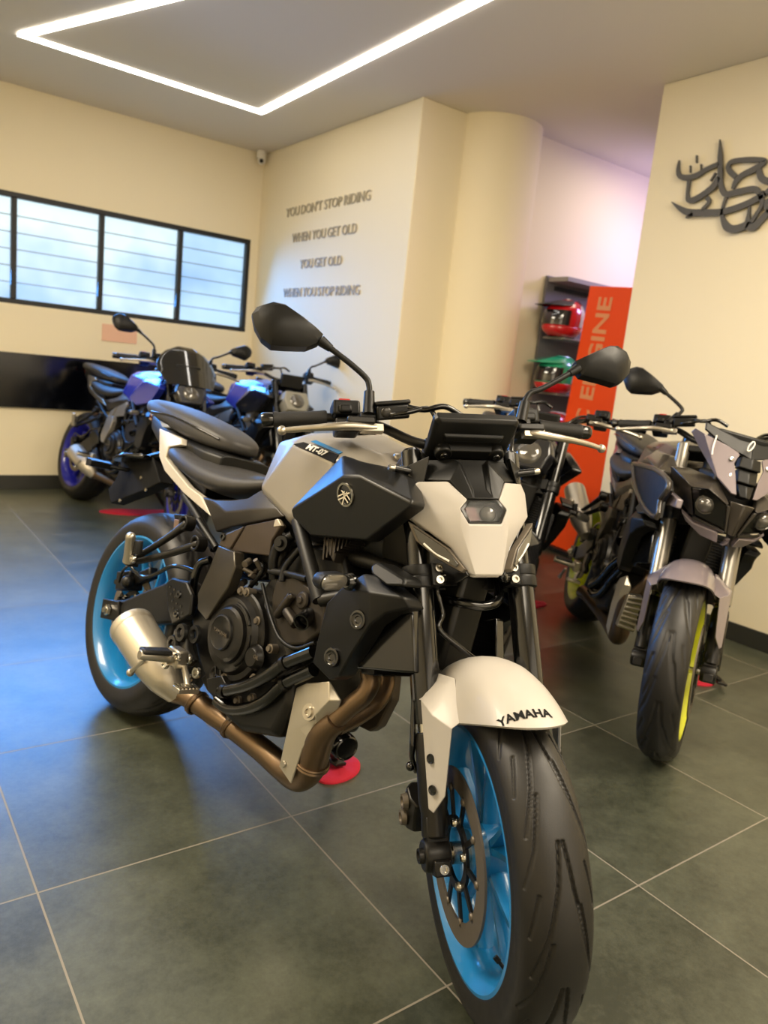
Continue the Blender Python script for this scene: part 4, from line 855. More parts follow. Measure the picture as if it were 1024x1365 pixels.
def pegs(ctx):
    for sg in (-1, 1):
        g = (lambda q: q) if sg < 0 else (lambda q: (q[0], -q[1], q[2]))
        mb = MB()
        A1, A2, A3 = g((-0.3618, -0.1600, 0.6550)), g((-0.3955, -0.1900, 0.6007)), g((-0.4594, -0.2350, 0.5221))
        B1, B3 = g((-0.2831, -0.1600, 0.6175)), g((-0.4551, -0.2350, 0.5143))
        mb.tube([A1, A2, A3], [0.013, 0.010, 0.009], flat=1.0); mb.tube([B1, g((-0.3669, -0.1950, 0.5636)), B3], [0.012, 0.010, 0.009])
        for c in (A1, B1): mb.lathe([(0.011, -0.014), (0.021, -0.014), (0.021, 0.016), (0.014, 0.016), (0.011, 0.008)], c, (0, sg, 0), 24, closed=True)
        mb.box(g((-0.4555, -0.2400, 0.5186)), (0.030, 0.03, 0.028))
        k = ctx.bb(mb, 'passenger_peg_bracket', BLKM, bevel=0.002)
        t, bt = Vector(g((-0.4260, -0.2750, 0.5867))), Vector(g((-0.4408, -0.2550, 0.5183)))
        MB().tube([bt, bt.lerp(t, 0.2), t], [0.017, 0.015, 0.013], sm=False, n=14).ball(t, 0.013, 12).build('passenger_peg', ALU, k)
        MB().tube([Vector(g((-0.4184, -0.2500, 0.5463))), Vector(g((-0.4209, -0.2550, 0.5810)))], 0.014, sm=False).build('peg_rubber', GRIPR, k, bevel=0.003)
        bolt(MB(), g((-0.4107, -0.2620, 0.5325)), (0, sg, 0), 0.010, 0.005).build('peg_bolt', STEEL, k)
        ctx.bb(MB().tube([g((-0.3638, -0.1300, 0.6679)), g((-0.2951, -0.1300, 0.6400)), g((-0.2451, -0.1300, 0.6189))], 0.010), 'subframe_tube', FRAME)
        ctx.bb(MB().tube([g((-0.4940, -0.1100, 0.7126)), g((-0.3833, -0.1150, 0.6700)), g((-0.2707, -0.1200, 0.6110))], 0.011), 'subframe_tube', FRAME)
        o = ctx.bb(MB().slab([g((-0.4882, -0.1300, 0.6456)), g((-0.4351, -0.1300, 0.6522)), g((-0.4357, -0.1300, 0.6219)), g((-0.4754, -0.1300, 0.6067))], (0, -0.02*sg, 0)), 'side_reflector', TAN, bevel=0.003)
        MB().slab([g((-0.4949, -0.1310, 0.6584)), g((-0.4212, -0.1310, 0.6711)), g((-0.4228, -0.1310, 0.6548)), g((-0.4860, -0.1310, 0.6449))], (0, -0.03*sg, 0)).build('reflector_cap', BLK, o, bevel=0.003)
        # rider pegs
        a, b_ = Vector(g((-0.1677, -0.3150, 0.3559))), Vector(g((-0.1639, -0.2350, 0.3524)))
        mb = MB().tube([b_+Vector((0.0, -0.02*sg, 0)), b_, a], [0.012, 0.014, 0.012], sm=False, n=12)
        k = ctx.bb(mb, 'rider_foot_peg', ALU, bevel=0.002)
        u = (b_-a)
        MB().box((a+b_)/2+Vector((0, 0, 0.012)), (0.036, u.length*0.92, 0.012), Matrix.Rotation(math.atan2(-u.x, u.y*1.0), 3, 'Z') if sg < 0 else Matrix.Rotation(math.atan2(u.x, -u.y), 3, 'Z')).build('peg_rubber', GRIPR, k, bevel=0.005)
        MB().box(g((-0.1652, -0.2150, 0.3523)), (0.05, 0.03, 0.045)).build('peg_hanger', ALU, k, bevel=0.005)
        mb = MB().slab([g((-0.2839, -0.1700, 0.3869)), g((-0.2411, -0.1700, 0.4126)), g((-0.2145, -0.1700, 0.3958)), g((-0.1836, -0.1800, 0.3693)), g((-0.1478, -0.1800, 0.3502)), g((-0.1633, -0.1800, 0.3288)), g((-0.1906, -0.1900, 0.3301)), g((-0.2774, -0.1700, 0.3465))], (0, -0.018*sg, 0))
        hp = ctx.bb(mb, 'peg_hanger_plate', BLKM, bevel=0.004)
        h = MB(); bolt(h, g((-0.1596, -0.1860, 0.3513)), (0, sg, 0), 0.013, 0.006); bolt(h, g((-0.1373, -0.2320, 0.3619)), (0, sg, 0), 0.010, 0.004); bolt(h, g((-0.1410, -0.1650, 0.3223)), (0, sg, 0), 0.014, 0.006); bolt(h, g((-0.1668, -0.1650, 0.3003)), (0, sg, 0), 0.010, 0.006)
        h.build('hanger_bolt', STEEL, hp)
        h = MB()
        for q in ((-0.2305, -0.1760, 0.3949), (-0.1856, -0.1650, 0.4057), (-0.2568, -0.1760, 0.3557)): h.lathe([(0.010, 0.0), (0.013, 0.008), (0.022, 0.008), (0.024, 0.0)], g(q), (0, sg, 0), 24)
        h.build('hanger_boss', BLK, hp)
    mb = MB().tube([(-0.1465, -0.2000, 0.3347), (-0.1064, -0.2150, 0.3252), (-0.0758, -0.2250, 0.3130)], 0.008)
    mb.box((-0.0721, -0.2300, 0.3067), (0.030, 0.055, 0.012))
    k = ctx.bb(mb, 'brake_pedal', ALU, bevel=0.002)
    h = MB()
    for i in range(6): h.box(Vector((-0.0721, -0.2300, 0.3067))+Vector((0, -0.024+0.0096*i, 0.0075)), (0.030, 0.005, 0.004))
    h.build('pedal_tread', STEEL, k)
    ctx.bb(MB().tube([(-0.2748, -0.2350, 0.3060), (-0.3006, -0.2350, 0.2804), (-0.3249, -0.2350, 0.2564)], [0.005, 0.006, 0.007]).ball((-0.3275, -0.2350, 0.2536), 0.0105), 'peg_feeler', ALU)
def exhaust(ctx, can=True):
    if can: muffler(ctx)
    header_pipes(ctx)
def muffler(ctx):
    path = [(-0.4330, -0.2050, 0.3452), (-0.4071, -0.2030, 0.3351), (-0.3121, -0.1850, 0.2911), (-0.2662, -0.1650, 0.2606), (-0.2388, -0.1350, 0.2282)]
    mb = MB().tube(path, [0.057, 0.058, 0.056, 0.048, 0.031], n=32, k=8)
    mu = ctx.bb(mb, 'muffler', MUFF, sharp=50)
    d = (Vector(path[1])-Vector(path[0])).normalized()
    MB().lathe([(0.050, -0.004), (0.058, -0.004), (0.0595, 0.0), (0.0595, 0.020), (0.058, 0.022), (0.0585, 0.023), (0.0585, 0.004)], Vector(path[0]), d, 36).build('muffler_end_ring', MUFF, mu)
    MB().lathe([(0, 0.0), (0.024, 0.0), (0.024, -0.006), (0.050, -0.004), (0.052, 0.006)], Vector(path[0]), d, 32).build('muffler_outlet', BLKM, mu)
    h = MB(); bolt(h, Vector((-0.1773, -0.2350, 0.3298)), (0.1, -1, 0.2), 0.012, 0.005); h.build('muffler_bolt', STEEL, mu)
def header_pipes(ctx):
    pp = [(-0.2460, -0.1400, 0.2326), (-0.2115, -0.1250, 0.2340), (-0.1254, -0.1050, 0.2253), (-0.0329, -0.0850, 0.2168), (0.0609, -0.0700, 0.2074), (0.1349, -0.0600, 0.1977), (0.1920, -0.0600, 0.2032), (0.2306, -0.0700, 0.2432), (0.2508, -0.0850, 0.2948), (0.2696, -0.0950, 0.3442), (0.2979, -0.0950, 0.3818)]
    pipe = ctx.bb(MB().tube(pp, [0.030, 0.028, 0.027, 0.027, 0.028, 0.030, 0.034, 0.035, 0.033, 0.030, 0.026], n=22, k=6), 'exhaust_collector', BRONZE)
    k = MB()
    for q, d_, r in (((-0.0518, -0.0870, 0.2187), (1, 0.2, -0.3), 0.0315), ((-0.1767, -0.1170, 0.2285), (1, 0.2, -0.35), 0.032), ((0.2394, -0.0740, 0.2565), (0.2, -0.2, 1), 0.037)):
        k.lathe([(r-0.004, -0.007), (r, -0.007), (r+0.002, -0.004), (r, 0.0), (r+0.002, 0.004), (r, 0.007), (r-0.004, 0.007)], q, d_, 26)
    k.build('pipe_clamp', BRONZE, pipe)
    h1 = [(0.2942, -0.0950, 0.3803), (0.3150, -0.0850, 0.4168), (0.3363, -0.0750, 0.4504), (0.3413, -0.0700, 0.4803), (0.3301, -0.0700, 0.5013)]
    ctx.bb(MB().tube(h1, 0.021, n=18), 'exhaust_header', BRONZE)
    h2 = [(0.2784, -0.0700, 0.3582), (0.2825, -0.0200, 0.3812), (0.2881, 0.0200, 0.4119), (0.2823, 0.0450, 0.4451), (0.2668, 0.0500, 0.4818)]
    ctx.bb(MB().tube(h2, 0.021, n=18), 'exhaust_header', BRONZE)
    pl = [(0.1853, -0.1280, 0.4093), (0.2162, -0.1320, 0.4317), (0.2817, -0.1300, 0.4601), (0.3139, -0.1150, 0.4311), (0.3049, -0.1080, 0.4061), (0.2692, -0.1180, 0.3594), (0.2425, -0.1180, 0.2934), (0.2247, -0.1080, 0.2058), (0.1789, -0.1120, 0.2240), (0.1870, -0.1240, 0.3102), (0.2739, -0.1340, 0.3847), (0.3002, -0.1340, 0.4261)]
    mb = MB().cage(pl, [(0, 1, 10, 9), (1, 2, 11, 10), (2, 3, 11), (3, 4, 5, 10, 11), (5, 6, 9, 10), (6, 7, 8, 9)], (0.0, 0.004, 0.0))
    hs = ctx.bb(mb, 'exhaust_heat_shield', MUFF, bevel=0.0035, seg=3)
    h = MB(); h.lathe([(0, 0.002), (0.006, 0.002), (0.007, 0.006), (0.011, 0.006), (0.012, 0.001), (0.018, 0.001), (0.019, -0.002)], (0.2508, -0.1340, 0.3808), (0.1, -1, 0.1), 24)
    h.lathe([(0, 0.003), (0.007, 0.003), (0.008, 0)], (0.1938, -0.1150, 0.2371), (0, -1, 0), 16)
    h.build('shield_bolt', ALU, hs)
def engine(ctx):
    prof = [(-0.27, 0.50), (-0.10, 0.545), (0.06, 0.56), (0.15, 0.48), (0.19, 0.37), (0.165, 0.285), (0.04, 0.245), (-0.08, 0.255), (-0.20, 0.33), (-0.285, 0.42)]
    cc = (-0.04, 0.40)
    def R(y, s): return [(cc[0]+(x-cc[0])*s, y, cc[1]+(z-cc[1])*s) for x, z in prof]
    ctx.bb(MB().loft([R(-0.135, 0.93), R(-0.12, 1.0), R(0.12, 1.0), R(0.135, 0.93)]), 'crankcase', ENG, bevel=0.008, seg=3)
    pc = [(-0.05, 0.54), (0.035, 0.70), (0.20, 0.735), (0.275, 0.62), (0.18, 0.45)]
    ctx.bb(MB().loft([[(x, y, z) for x, z in pc] for y in (-0.118, 0.118)]), 'cylinder_block', ENG, bevel=0.01)
    ctx.bb(MB().slab([(-0.22, -0.10, 0.55), (-0.02, -0.10, 0.60), (0.0, -0.10, 0.72), (-0.20, -0.10, 0.72)], (0, 0.20, 0)), 'throttle_body', BLKM, bevel=0.012)
    pl = [(0.0331, -0.1400, 0.6133), (0.1053, -0.1400, 0.6424), (0.1884, -0.1450, 0.6256), (0.2347, -0.1500, 0.6179), (0.2449, -0.1500, 0.5564), (0.2015, -0.1500, 0.5106), (0.1268, -0.1450, 0.4821), (0.0809, -0.1450, 0.5146), (0.0350, -0.1400, 0.5616)]
    cs = ctx.bb(MB().slab(pl, (0, 0.03, 0)), 'cylinder_side_casting', ENGB, bevel=0.008, seg=3)
    h = MB(); h.lathe([(0, 0.010), (0.007, 0.010), (0.0085, 0.006), (0.0085, 0.005), (0.017, 0.004), (0.020, 0)], (0.1581, -0.1510, 0.5976), (0, -1, 0), 20)
    h.tube([(0.0865, -0.1520, 0.5401), (0.1204, -0.1520, 0.5981)], 0.010, sm=False); h.tube([(0.1167, -0.1520, 0.5615), (0.1618, -0.1550, 0.5433)], 0.012, sm=False); h.lathe([(0, 0.006), (0.006, 0.006), (0.007, 0)], (0.1311, -0.1600, 0.5976), (0, -1, 0), 10)
    h.build('casting_boss', ENGB, cs, bevel=0.002)
    q0, q1 = Vector((0.1873, -0.1450, 0.5734)), Vector((0.2026, -0.1780, 0.5604))
    ctx.bb(MB().lathe([(0.015, (q1-q0).length), (0.0185, (q1-q0).length), (0.0185, 0), (0.0, 0), (0.0, (q1-q0).length-0.02), (0.015, (q1-q0).length-0.02)], q0, q1-q0, 28), 'water_pipe_neck', BLKG)
    # finned head
    f0 = ctx.bb(MB().slab([(0.1516, -0.1350, 0.7375), (0.1874, -0.1350, 0.7500), (0.2088, -0.1400, 0.7310), (0.2158, -0.1450, 0.6985), (0.1797, -0.1400, 0.7186)], (0, 0.05, 0)).slab([(0.1088, -0.1000, 0.7390), (0.2500, -0.1000, 0.7593), (0.2498, -0.1000, 0.7502), (0.1738, -0.1000, 0.6925)], (0, 0.05, 0)), 'cylinder_head', ENGB, bevel=0.004)
    fb = MB()
    for i in range(8):
        t = i/7
        a = Vector((0.1559, -0.1000, 0.7474)).lerp(Vector((0.2391, -0.1000, 0.7580)), t); b = Vector((0.1804, -0.1000, 0.6964)).lerp(Vector((0.2476, -0.1000, 0.7478)), t)
        fb.slab([a, b, b+Vector((0.0, -0.045, 0)), a+Vector((0, -0.035, 0))], (0.004, 0, 0.001))
    fb.build('cooling_fin', ENGB, f0)
    # clutch cover
    C = Vector((-0.0487, -0.1500, 0.4499)); C.y = 0
    def ringc(cx_, cz_, y, r, sx=1.0, n=56):
        return [(cx_+r*sx*math.cos(2*math.pi*j/n), y, cz_+r*math.sin(2*math.pi*j/n)) for j in range(n)]
    c2 = Vector((-0.0469, -0.1800, 0.4537))
    rr = [ringc(C.x, C.z, -0.12, 0.112), ringc(C.x, C.z, -0.146, 0.110), ringc(C.x, C.z, -0.150, 0.106), ringc(C.x-0.003, C.z, -0.151, 0.095), ringc(C.x-0.005, C.z, -0.163, 0.088), ringc(C.x-0.008, C.z, -0.166, 0.083), ringc((C.x+c2.x)/2, (C.z+c2.z)/2, -0.168, 0.070), ringc(c2.x+0.004, c2.z, -0.178, 0.064), ringc(c2.x, c2.z, -0.182, 0.058)]
    cl = ctx.bb(MB().loft(rr), 'clutch_cover', BLKM, sharp=25)
    c3 = Vector((-0.0561, -0.1860, 0.4522))
    MB().loft([ringc(c3.x, c3.z, -0.178, 0.044), ringc(c3.x, c3.z, -0.187, 0.042), ringc(c3.x, c3.z, -0.1885, 0.039), ringc(c3.x, c3.z, -0.1865, 0.036)]).build('cover_cap', ENG, cl)
    text_mesh('cover_lettering', 'YAMAHA', 0.014, 0.0010, DISC, cl, M=frame_M(c3+Vector((0, -0.0018, 0)), (1, 0, 0), (0, 0, 1)))
    rb = MB()
    for a0, a1 in ((-0.9, 0.3), (0.6, 1.6)):
        pts = [(c2.x+0.006+0.075*math.cos(a0+(a1-a0)*k/8), -0.169, c2.z+0.075*math.sin(a0+(a1-a0)*k/8)) for k in range(9)]
        rb.tube(pts, 0.004, n=8)
    rb.build('cover_rib', BLKM, cl)
    oc = ctx.bb(MB().lathe([(0, 0.016), (0.020, 0.016), (0.024, 0.012), (0.026, 0.004), (0.030, 0.0)], (0.0565, -0.1550, 0.4319), (0, -1, 0), 30), 'oil_filler_cap', BLKM)
    text_mesh('cap_lettering', 'OIL', 0.012, 0.0008, DISC, oc, M=frame_M(Vector((0.0773, -0.1715, 0.4389)), (1, 0, 0), (0, 0, 1)))
    hb = MB()
    for q in ((-0.0663, -0.1500, 0.5547), (-0.0431, -0.1500, 0.5576), (0.0236, -0.1500, 0.5081), (0.0940, -0.1500, 0.4658), (0.0605, -0.1480, 0.3839), (-0.0472, -0.1480, 0.3465), (-0.1295, -0.1450, 0.5368), (0.1173, -0.1400, 0.4084), (-0.0462, -0.1500, 0.2894), (-0.0221, -0.1200, 0.2554), (0.0132, -0.1400, 0.3116), (0.0614, -0.1400, 0.3370)):
        hb.lathe([(0, 0.009), (0.0065, 0.009), (0.0075, 0.006), (0.0075, 0.004), (0.011, 0.003), (0.011, -0.02)], q, (0, -1, 0), 12)
    hb.build('cover_bolt', DISC, cl)
    ctx.bb(MB().slab([(-0.1680, -0.1350, 0.2998), (-0.1206, -0.1350, 0.3441), (-0.0106, -0.1350, 0.3590), (0.1071, -0.1350, 0.4274), (0.1447, -0.1300, 0.3937), (0.1115, -0.1150, 0.3077), (0.0415, -0.1100, 0.2594), (-0.0499, -0.1150, 0.2534), (-0.1347, -0.1300, 0.2790)], (0, 0.04, 0)), 'lower_engine_cover', ENG, bevel=0.006)
    mb = MB().slab([(-0.0953, -0.1650, 0.3239), (-0.0405, -0.1650, 0.3528), (-0.0043, -0.1650, 0.3364), (-0.0203, -0.1650, 0.3101), (-0.0727, -0.1650, 0.2971)], (0, 0.04, 0))
    mb.lathe([(0.020, -0.03), (0.024, 0.004), (0.018, 0.006), (0.014, 0.0), (0, 0.0)], (-0.0788, -0.1520, 0.3398), (0, -1, 0.15), 28)
    for i in range(3):
        a = i*2*math.pi/3; mb.box(Vector((-0.0732, -0.1560, 0.3419))+Vector((0.010*math.cos(a), 0, 0.010*math.sin(a))), (0.022, 0.006, 0.004), Matrix.Rotation(-a, 3, 'Y'))
    ctx.bb(mb, 'water_pump', BLKM, bevel=0.003)
    mb = MB().tube([(-0.0246, -0.1650, 0.3191), (0.0634, -0.1650, 0.3674), (0.1283, -0.1650, 0.4172), (0.1728, -0.1650, 0.4598), (0.2450, -0.1600, 0.5113)], 0.0145, n=14)
    mb.tube([(-0.0439, -0.1550, 0.2892), (0.0057, -0.1500, 0.2888), (0.0675, -0.1450, 0.3163), (0.1213, -0.1450, 0.3579), (0.1663, -0.1450, 0.4127), (0.2430, -0.1450, 0.4714)], 0.0150, n=14)
    ho = ctx.bb(mb, 'coolant_hose', BLKG)
    k = MB()
    for q, d_ in (((0.1728, -0.1650, 0.4598), (0.8, 0, 0.6)), ((-0.0108, -0.1650, 0.3264), (1, 0, 0.2)), ((0.1663, -0.1450, 0.4127), (0.8, 0, 0.6))): k.lathe([(0.015, -0.006), (0.017, -0.006), (0.017, 0.006), (0.015, 0.006)], q, d_, 20)
    k.build('hose_clamp', BLKM, ho)
    mb = MB().tube([(-0.0217, -0.1300, 0.5864), (0.0391, -0.1500, 0.5559), (0.0922, -0.1650, 0.5292), (0.1414, -0.1700, 0.5039), (0.1986, -0.1700, 0.5021), (0.2418, -0.1600, 0.5298)], 0.0045)
    mb.tube([(0.0158, -0.1300, 0.6095), (0.0100, -0.1400, 0.6472), (0.0100, -0.1400, 0.6782), (0.0226, -0.1400, 0.6967), (0.0440, -0.1300, 0.7216)], 0.012)
    mb.tube([(0.0644, -0.1450, 0.6155), (0.0588, -0.1400, 0.6478), (0.0824, -0.1300, 0.7005)], 0.008)
    mb.tube([(-0.0801, -0.1200, 0.5610), (-0.0401, -0.1300, 0.6035), (-0.0537, -0.1200, 0.6264), (-0.1227, -0.1100, 0.6225)], 0.006); mb.tube([(-0.1537, -0.1100, 0.5877), (-0.0692, -0.1200, 0.5868), (-0.0242, -0.1200, 0.6088)], 0.005)
    mb.tube([(0.2208, -0.1000, 0.5450), (0.2249, -0.1400, 0.5218), (0.2148, -0.1500, 0.4895)], 0.006)
    mb.lathe([(0, 0.012), (0.008, 0.012), (0.010, 0.004), (0.018, 0.004), (0.020, -0.01)], (0.0377, -0.1520, 0.6970), (0.3, -1, 0.1), 20)
    ctx.bb(mb, 'wiring_and_hoses', BLK)
    # fasteners and small fittings in the gap above the crankcase
    rnd = random.Random(11); mb = MB()
    for i in range(14):
        q = Vector((-0.1448, -0.1200, 0.5757)).lerp(Vector((0.0001, -0.1200, 0.5778)), rnd.random())+Vector((rnd.uniform(-.02, .02), rnd.uniform(-.02, .02), rnd.uniform(-.05, .05)))
        mb.cyl(q, q+Vector((rnd.uniform(-.02, .02), -0.02, rnd.uniform(-.02, .02))), rnd.uniform(0.004, 0.009), n=10)
    ctx.bb(mb, 'engine_fitting', DISC)
def frame_parts(ctx, signals=True):
    for sg in (-1, 1):
        g = (lambda q: q) if sg < 0 else (lambda q: (q[0], -q[1], q[2]))
        ctx.bb(MB().tube([g((0.0615, -0.1400, 0.7576)), g((0.1334, -0.1500, 0.6960)), g((0.2237, -0.1600, 0.6166))], 0.0165, n=16), 'frame_tube', FRAME)
        ctx.bb(MB().tube([g((0.40, -0.05, 0.72)), g((0.25, -0.085, 0.72)), g((0.05, -0.085, 0.70)), g((-0.14, -0.085, 0.66))], 0.018, n=14), 'frame_tube', FRAME)
        ctx.bb(MB().tube([g((0.2237, -0.1600, 0.6166)), g((0.30, -0.12, 0.66)), g((0.40, -0.05, 0.72))], 0.014, n=14), 'frame_tube', FRAME)
        ctx.bb(MB().tube([g((0.0073, -0.1400, 0.6248)), g((0.0737, -0.1400, 0.6361)), g((0.1542, -0.1500, 0.6461))], 0.008), 'frame_brace', FRAME)
        pl = [g((-0.3897, -0.1260, 0.7303)), g((-0.3183, -0.1320, 0.7345)), g((-0.2306, -0.1320, 0.7512)), g((-0.1694, -0.1280, 0.7683)), g((-0.1334, -0.1220, 0.7971)), g((-0.0417, -0.1300, 0.7703)), g((-0.0027, -0.1340, 0.7562)), g((-0.1365, -0.1320, 0.7090)), g((-0.2034, -0.1300, 0.6859)), g((-0.2745, -0.1260, 0.6564)), g((-0.3075, -0.1300, 0.6878)), g((-0.1325, -0.1450, 0.7427)), g((-0.2251, -0.1450, 0.7169))]
        ctx.bb(MB().cage(pl, [(0, 1, 12, 10), (1, 2, 3, 11, 12), (3, 4, 5, 11), (5, 6, 7, 11), (7, 8, 12, 11), (8, 9, 10, 12)], (0, -0.03*sg, 0)), 'side_cover', SIDEC, bevel=0.004, seg=3)
        pl = [g((-0.1302, -0.1420, 0.7035)), g((-0.0094, -0.1480, 0.7447)), g((0.0127, -0.1480, 0.7348)), g((-0.0016, -0.1520, 0.6954)), g((-0.0072, -0.1400, 0.6571)), g((-0.1632, -0.1420, 0.6313))]
        k = ctx.bb(MB().cage(pl, [(0, 1, 2, 3), (0, 3, 4, 5)], (0, -0.02*sg, 0)), 'air_duct_cover', DUCT, bevel=0.003)
        MB().slab([g((-0.0109, -0.1500, 0.7440)), g((-0.0012, -0.1500, 0.7475)), g((0.0173, -0.1500, 0.7356)), g((-0.0099, -0.1500, 0.7261))], (0, -0.01*sg, 0)).build('duct_trim', MUFF, k, bevel=0.001)
        pl = [g((-0.2078, -0.1460, 0.6613)), g((-0.1319, -0.1460, 0.7011)), g((-0.1667, -0.1460, 0.6300)), g((-0.2180, -0.1460, 0.6318))]
        k = ctx.bb(MB().slab(pl, (0, -0.025*sg, 0)), 'cover_bracket', DUCT, bevel=0.003)
        bolt(MB(), g((-0.2041, -0.1470, 0.6569)), (0, sg, 0), 0.010, 0.004).build('bracket_bolt', BLKG, k)
        pl = [g((-0.2000, -0.1580, 0.6346)), g((-0.1155, -0.1650, 0.6383)), g((-0.0863, -0.1720, 0.6068)), g((-0.0891, -0.1760, 0.5538)), g((-0.1082, -0.1800, 0.5110)), g((-0.1491, -0.1720, 0.4538)), g((-0.2140, -0.1600, 0.4608)), g((-0.2297, -0.1620, 0.5000)), g((-0.2031, -0.1650, 0.5692)), g((-0.1214, -0.1780, 0.5128)), g((-0.1307, -0.1800, 0.5801))]
        ctx.bb(MB().cage(pl, [(0, 1, 2, 10, 8), (2, 3, 10), (10, 3, 4, 7, 8), (4, 5, 6, 7)], (0, -0.03*sg, 0)), 'frame_cover', FCOV, bevel=0.003)
        # radiator shroud
        s = [g((0.2886, -0.2000, 0.6277)), g((0.3259, -0.2050, 0.6701)), g((0.3697, -0.2000, 0.7115)), g((0.4181, -0.2220, 0.6851)), g((0.4899, -0.2050, 0.6978)), g((0.4981, -0.1900, 0.6820)), g((0.4571, -0.2050, 0.6576)), g((0.4358, -0.2150, 0.6289)), g((0.3996, -0.2050, 0.5618)), g((0.3672, -0.1900, 0.5032)), g((0.3387, -0.1850, 0.4840)), g((0.2719, -0.1800, 0.4955)), g((0.2788, -0.1900, 0.5441)), g((0.4034, -0.1950, 0.7161))]
        sh = ctx.bb(MB().cage(s, [(0, 1, 3, 7, 8, 12), (1, 2, 3), (2, 13, 4, 3), (3, 4, 5, 6, 7), (8, 9, 10, 11, 12)], (0.0, -0.045*sg, 0.0)), 'radiator_shroud', BLK, bevel=0.004, seg=3)
        h = MB()
        for q in ((0.4024, -0.2140, 0.6278), (0.3445, -0.2000, 0.5336)):
            h.lathe([(0, 0.001), (0.006, 0.001), (0.0075, 0.003), (0.012, 0.003), (0.014, 0.0045), (0.018, 0.004), (0.020, -0.004)], g(q), (0.15, sg, 0), 24)
        h.build('shroud_bolt', BLKG, sh)
        pl = [g((0.3938, -0.2120, 0.7304)), g((0.3999, -0.2050, 0.7429)), g((0.4763, -0.2000, 0.7308)), g((0.4858, -0.2050, 0.7180)), g((0.4529, -0.2200, 0.7091)), g((0.4077, -0.2200, 0.7198))]
        ctx.bb(MB().slab(pl, (0, -0.05*sg, 0)), 'shroud_upper_block', BLK, bevel=0.005)
        pl = [g((0.3425, -0.1650, 0.5133)), g((0.3853, -0.1650, 0.6230)), g((0.4317, -0.1650, 0.6557)), g((0.4701, -0.1500, 0.6737)), g((0.5124, -0.1450, 0.5632)), g((0.4620, -0.1550, 0.5480))]
        ctx.bb(MB().slab(pl, (0, -0.03*sg, 0)), 'radiator_side_panel', BLKG, bevel=0.004)
        if not signals: continue
        # front indicator on its stalk
        gx = (lambda q: q) if sg < 0 else (lambda q: (q[0], -q[1], q[2]))
        a, b = Vector(gx((0.3850, -0.2990, 0.6880))), Vector(gx((0.3850, -0.2695, 0.6918)))
        def stad(rr_, dx):
            u = (b-a).normalized(); v = Vector((0, 0, 1)); out = []
            for k_ in range(9): an = math.pi/2+math.pi*k_/8; out.append(a+(u*math.cos(an)+v*math.sin(an))*rr_+Vector((dx, 0, 0)))
            for k_ in range(9): an = -math.pi/2+math.pi*k_/8; out.append(b+(u*math.cos(an)+v*math.sin(an))*rr_+Vector((dx, 0, 0)))
            return out
        ts = ctx.bb(MB().loft([stad(0.012, -0.03), stad(0.016, -0.02), stad(0.0165, 0.0), stad(0.0145, 0.001)]).tube([b+Vector((-0.012, 0, 0)), Vector((0.34, 0.175*sg, 0.69))], 0.010, sm=False), 'front_turn_signal', BLK, bevel=0.001)
        MB().loft([stad(0.0145, 0.0), stad(0.014, 0.004), stad(0.009, 0.006)]).build('signal_lens', LENS, ts)
        MB().lathe([(0.0, 0.012), (0.013, 0.012), (0.016, 0.008), (0.018, 0.0)], gx((0.3578, -0.2180, 0.6894)), (0, sg, 0), 20).build('signal_base', BLKG, ts)
    # radiator and oil filter
    r = ctx.bb(MB().box((0.380, 0, 0.612), (0.035, 0.31, 0.19), Matrix.Rotation(-0.25, 3, 'Y')), 'radiator', BLK, bevel=0.004)
    k = MB()
    for i in range(18): k.box(Vector((0.398, 0, 0.612))+Vector((0.006-0.25*(-0.085+i*0.01), 0, -0.085+i*0.01)), (0.012, 0.28, 0.003), Matrix.Rotation(-0.25, 3, 'Y'))
    k.build('radiator_fins', BLKM, r)
    ctx.bb(MB().slab([(0.2255, 0.1000, 0.4574), (0.2507, 0.1000, 0.4606), (0.2624, 0.1000, 0.4058), (0.2435, 0.1000, 0.3340), (0.2227, 0.1000, 0.3125), (0.1721, 0.1000, 0.3082), (0.1846, 0.1000, 0.3683)], (0, 0.03, 0)), 'lower_side_panel', DUCT, bevel=0.004)
    q0, q1 = Vector((0.1981, 0.0000, 0.2912)), Vector((0.2613, 0.0000, 0.2935))
    d = Vector((1, -0.15, -0.05)).normalized()
    ctx.bb(MB().lathe([(0, -0.06), (0.030, -0.06), (0.031, -0.01), (0.029, -0.002), (0.026, 0.0), (0.024, -0.003), (0.0, -0.003)], q1, d, 32), 'oil_filter', BLKG)
    ctx.bb(MB().tube([(0.0, -0.02, 0.72), (-0.02, -0.02, 0.60), (-0.18, -0.02, 0.46)], 0.03), 'rear_shock', FRAME)
def side_stand(ctx, foot):
    a = Vector((0.02, 0.13, 0.27)); f = Vector(foot)
    mb = MB().tube([a, a.lerp(f, 0.5)+Vector((0, 0.01, -0.01)), f+Vector((0, 0, 0.012))], [0.014, 0.012, 0.011])
    mb.box(f+Vector((0.0, 0, 0.008)), (0.06, 0.04, 0.010)); mb.box(a, (0.05, 0.03, 0.05))
    ctx.bb(mb, 'side_stand', BLKM, bevel=0.002)
SIDEC = mat('bronze_black_plastic', '#2e2a25', 0.36, metal=0.25)
DUCT = mat('dark_bronze_cover', '#4a4036', 0.40, metal=0.5)
FCOV = mat('graphite_frame_cover', '#47433b', 0.33, metal=0.75)

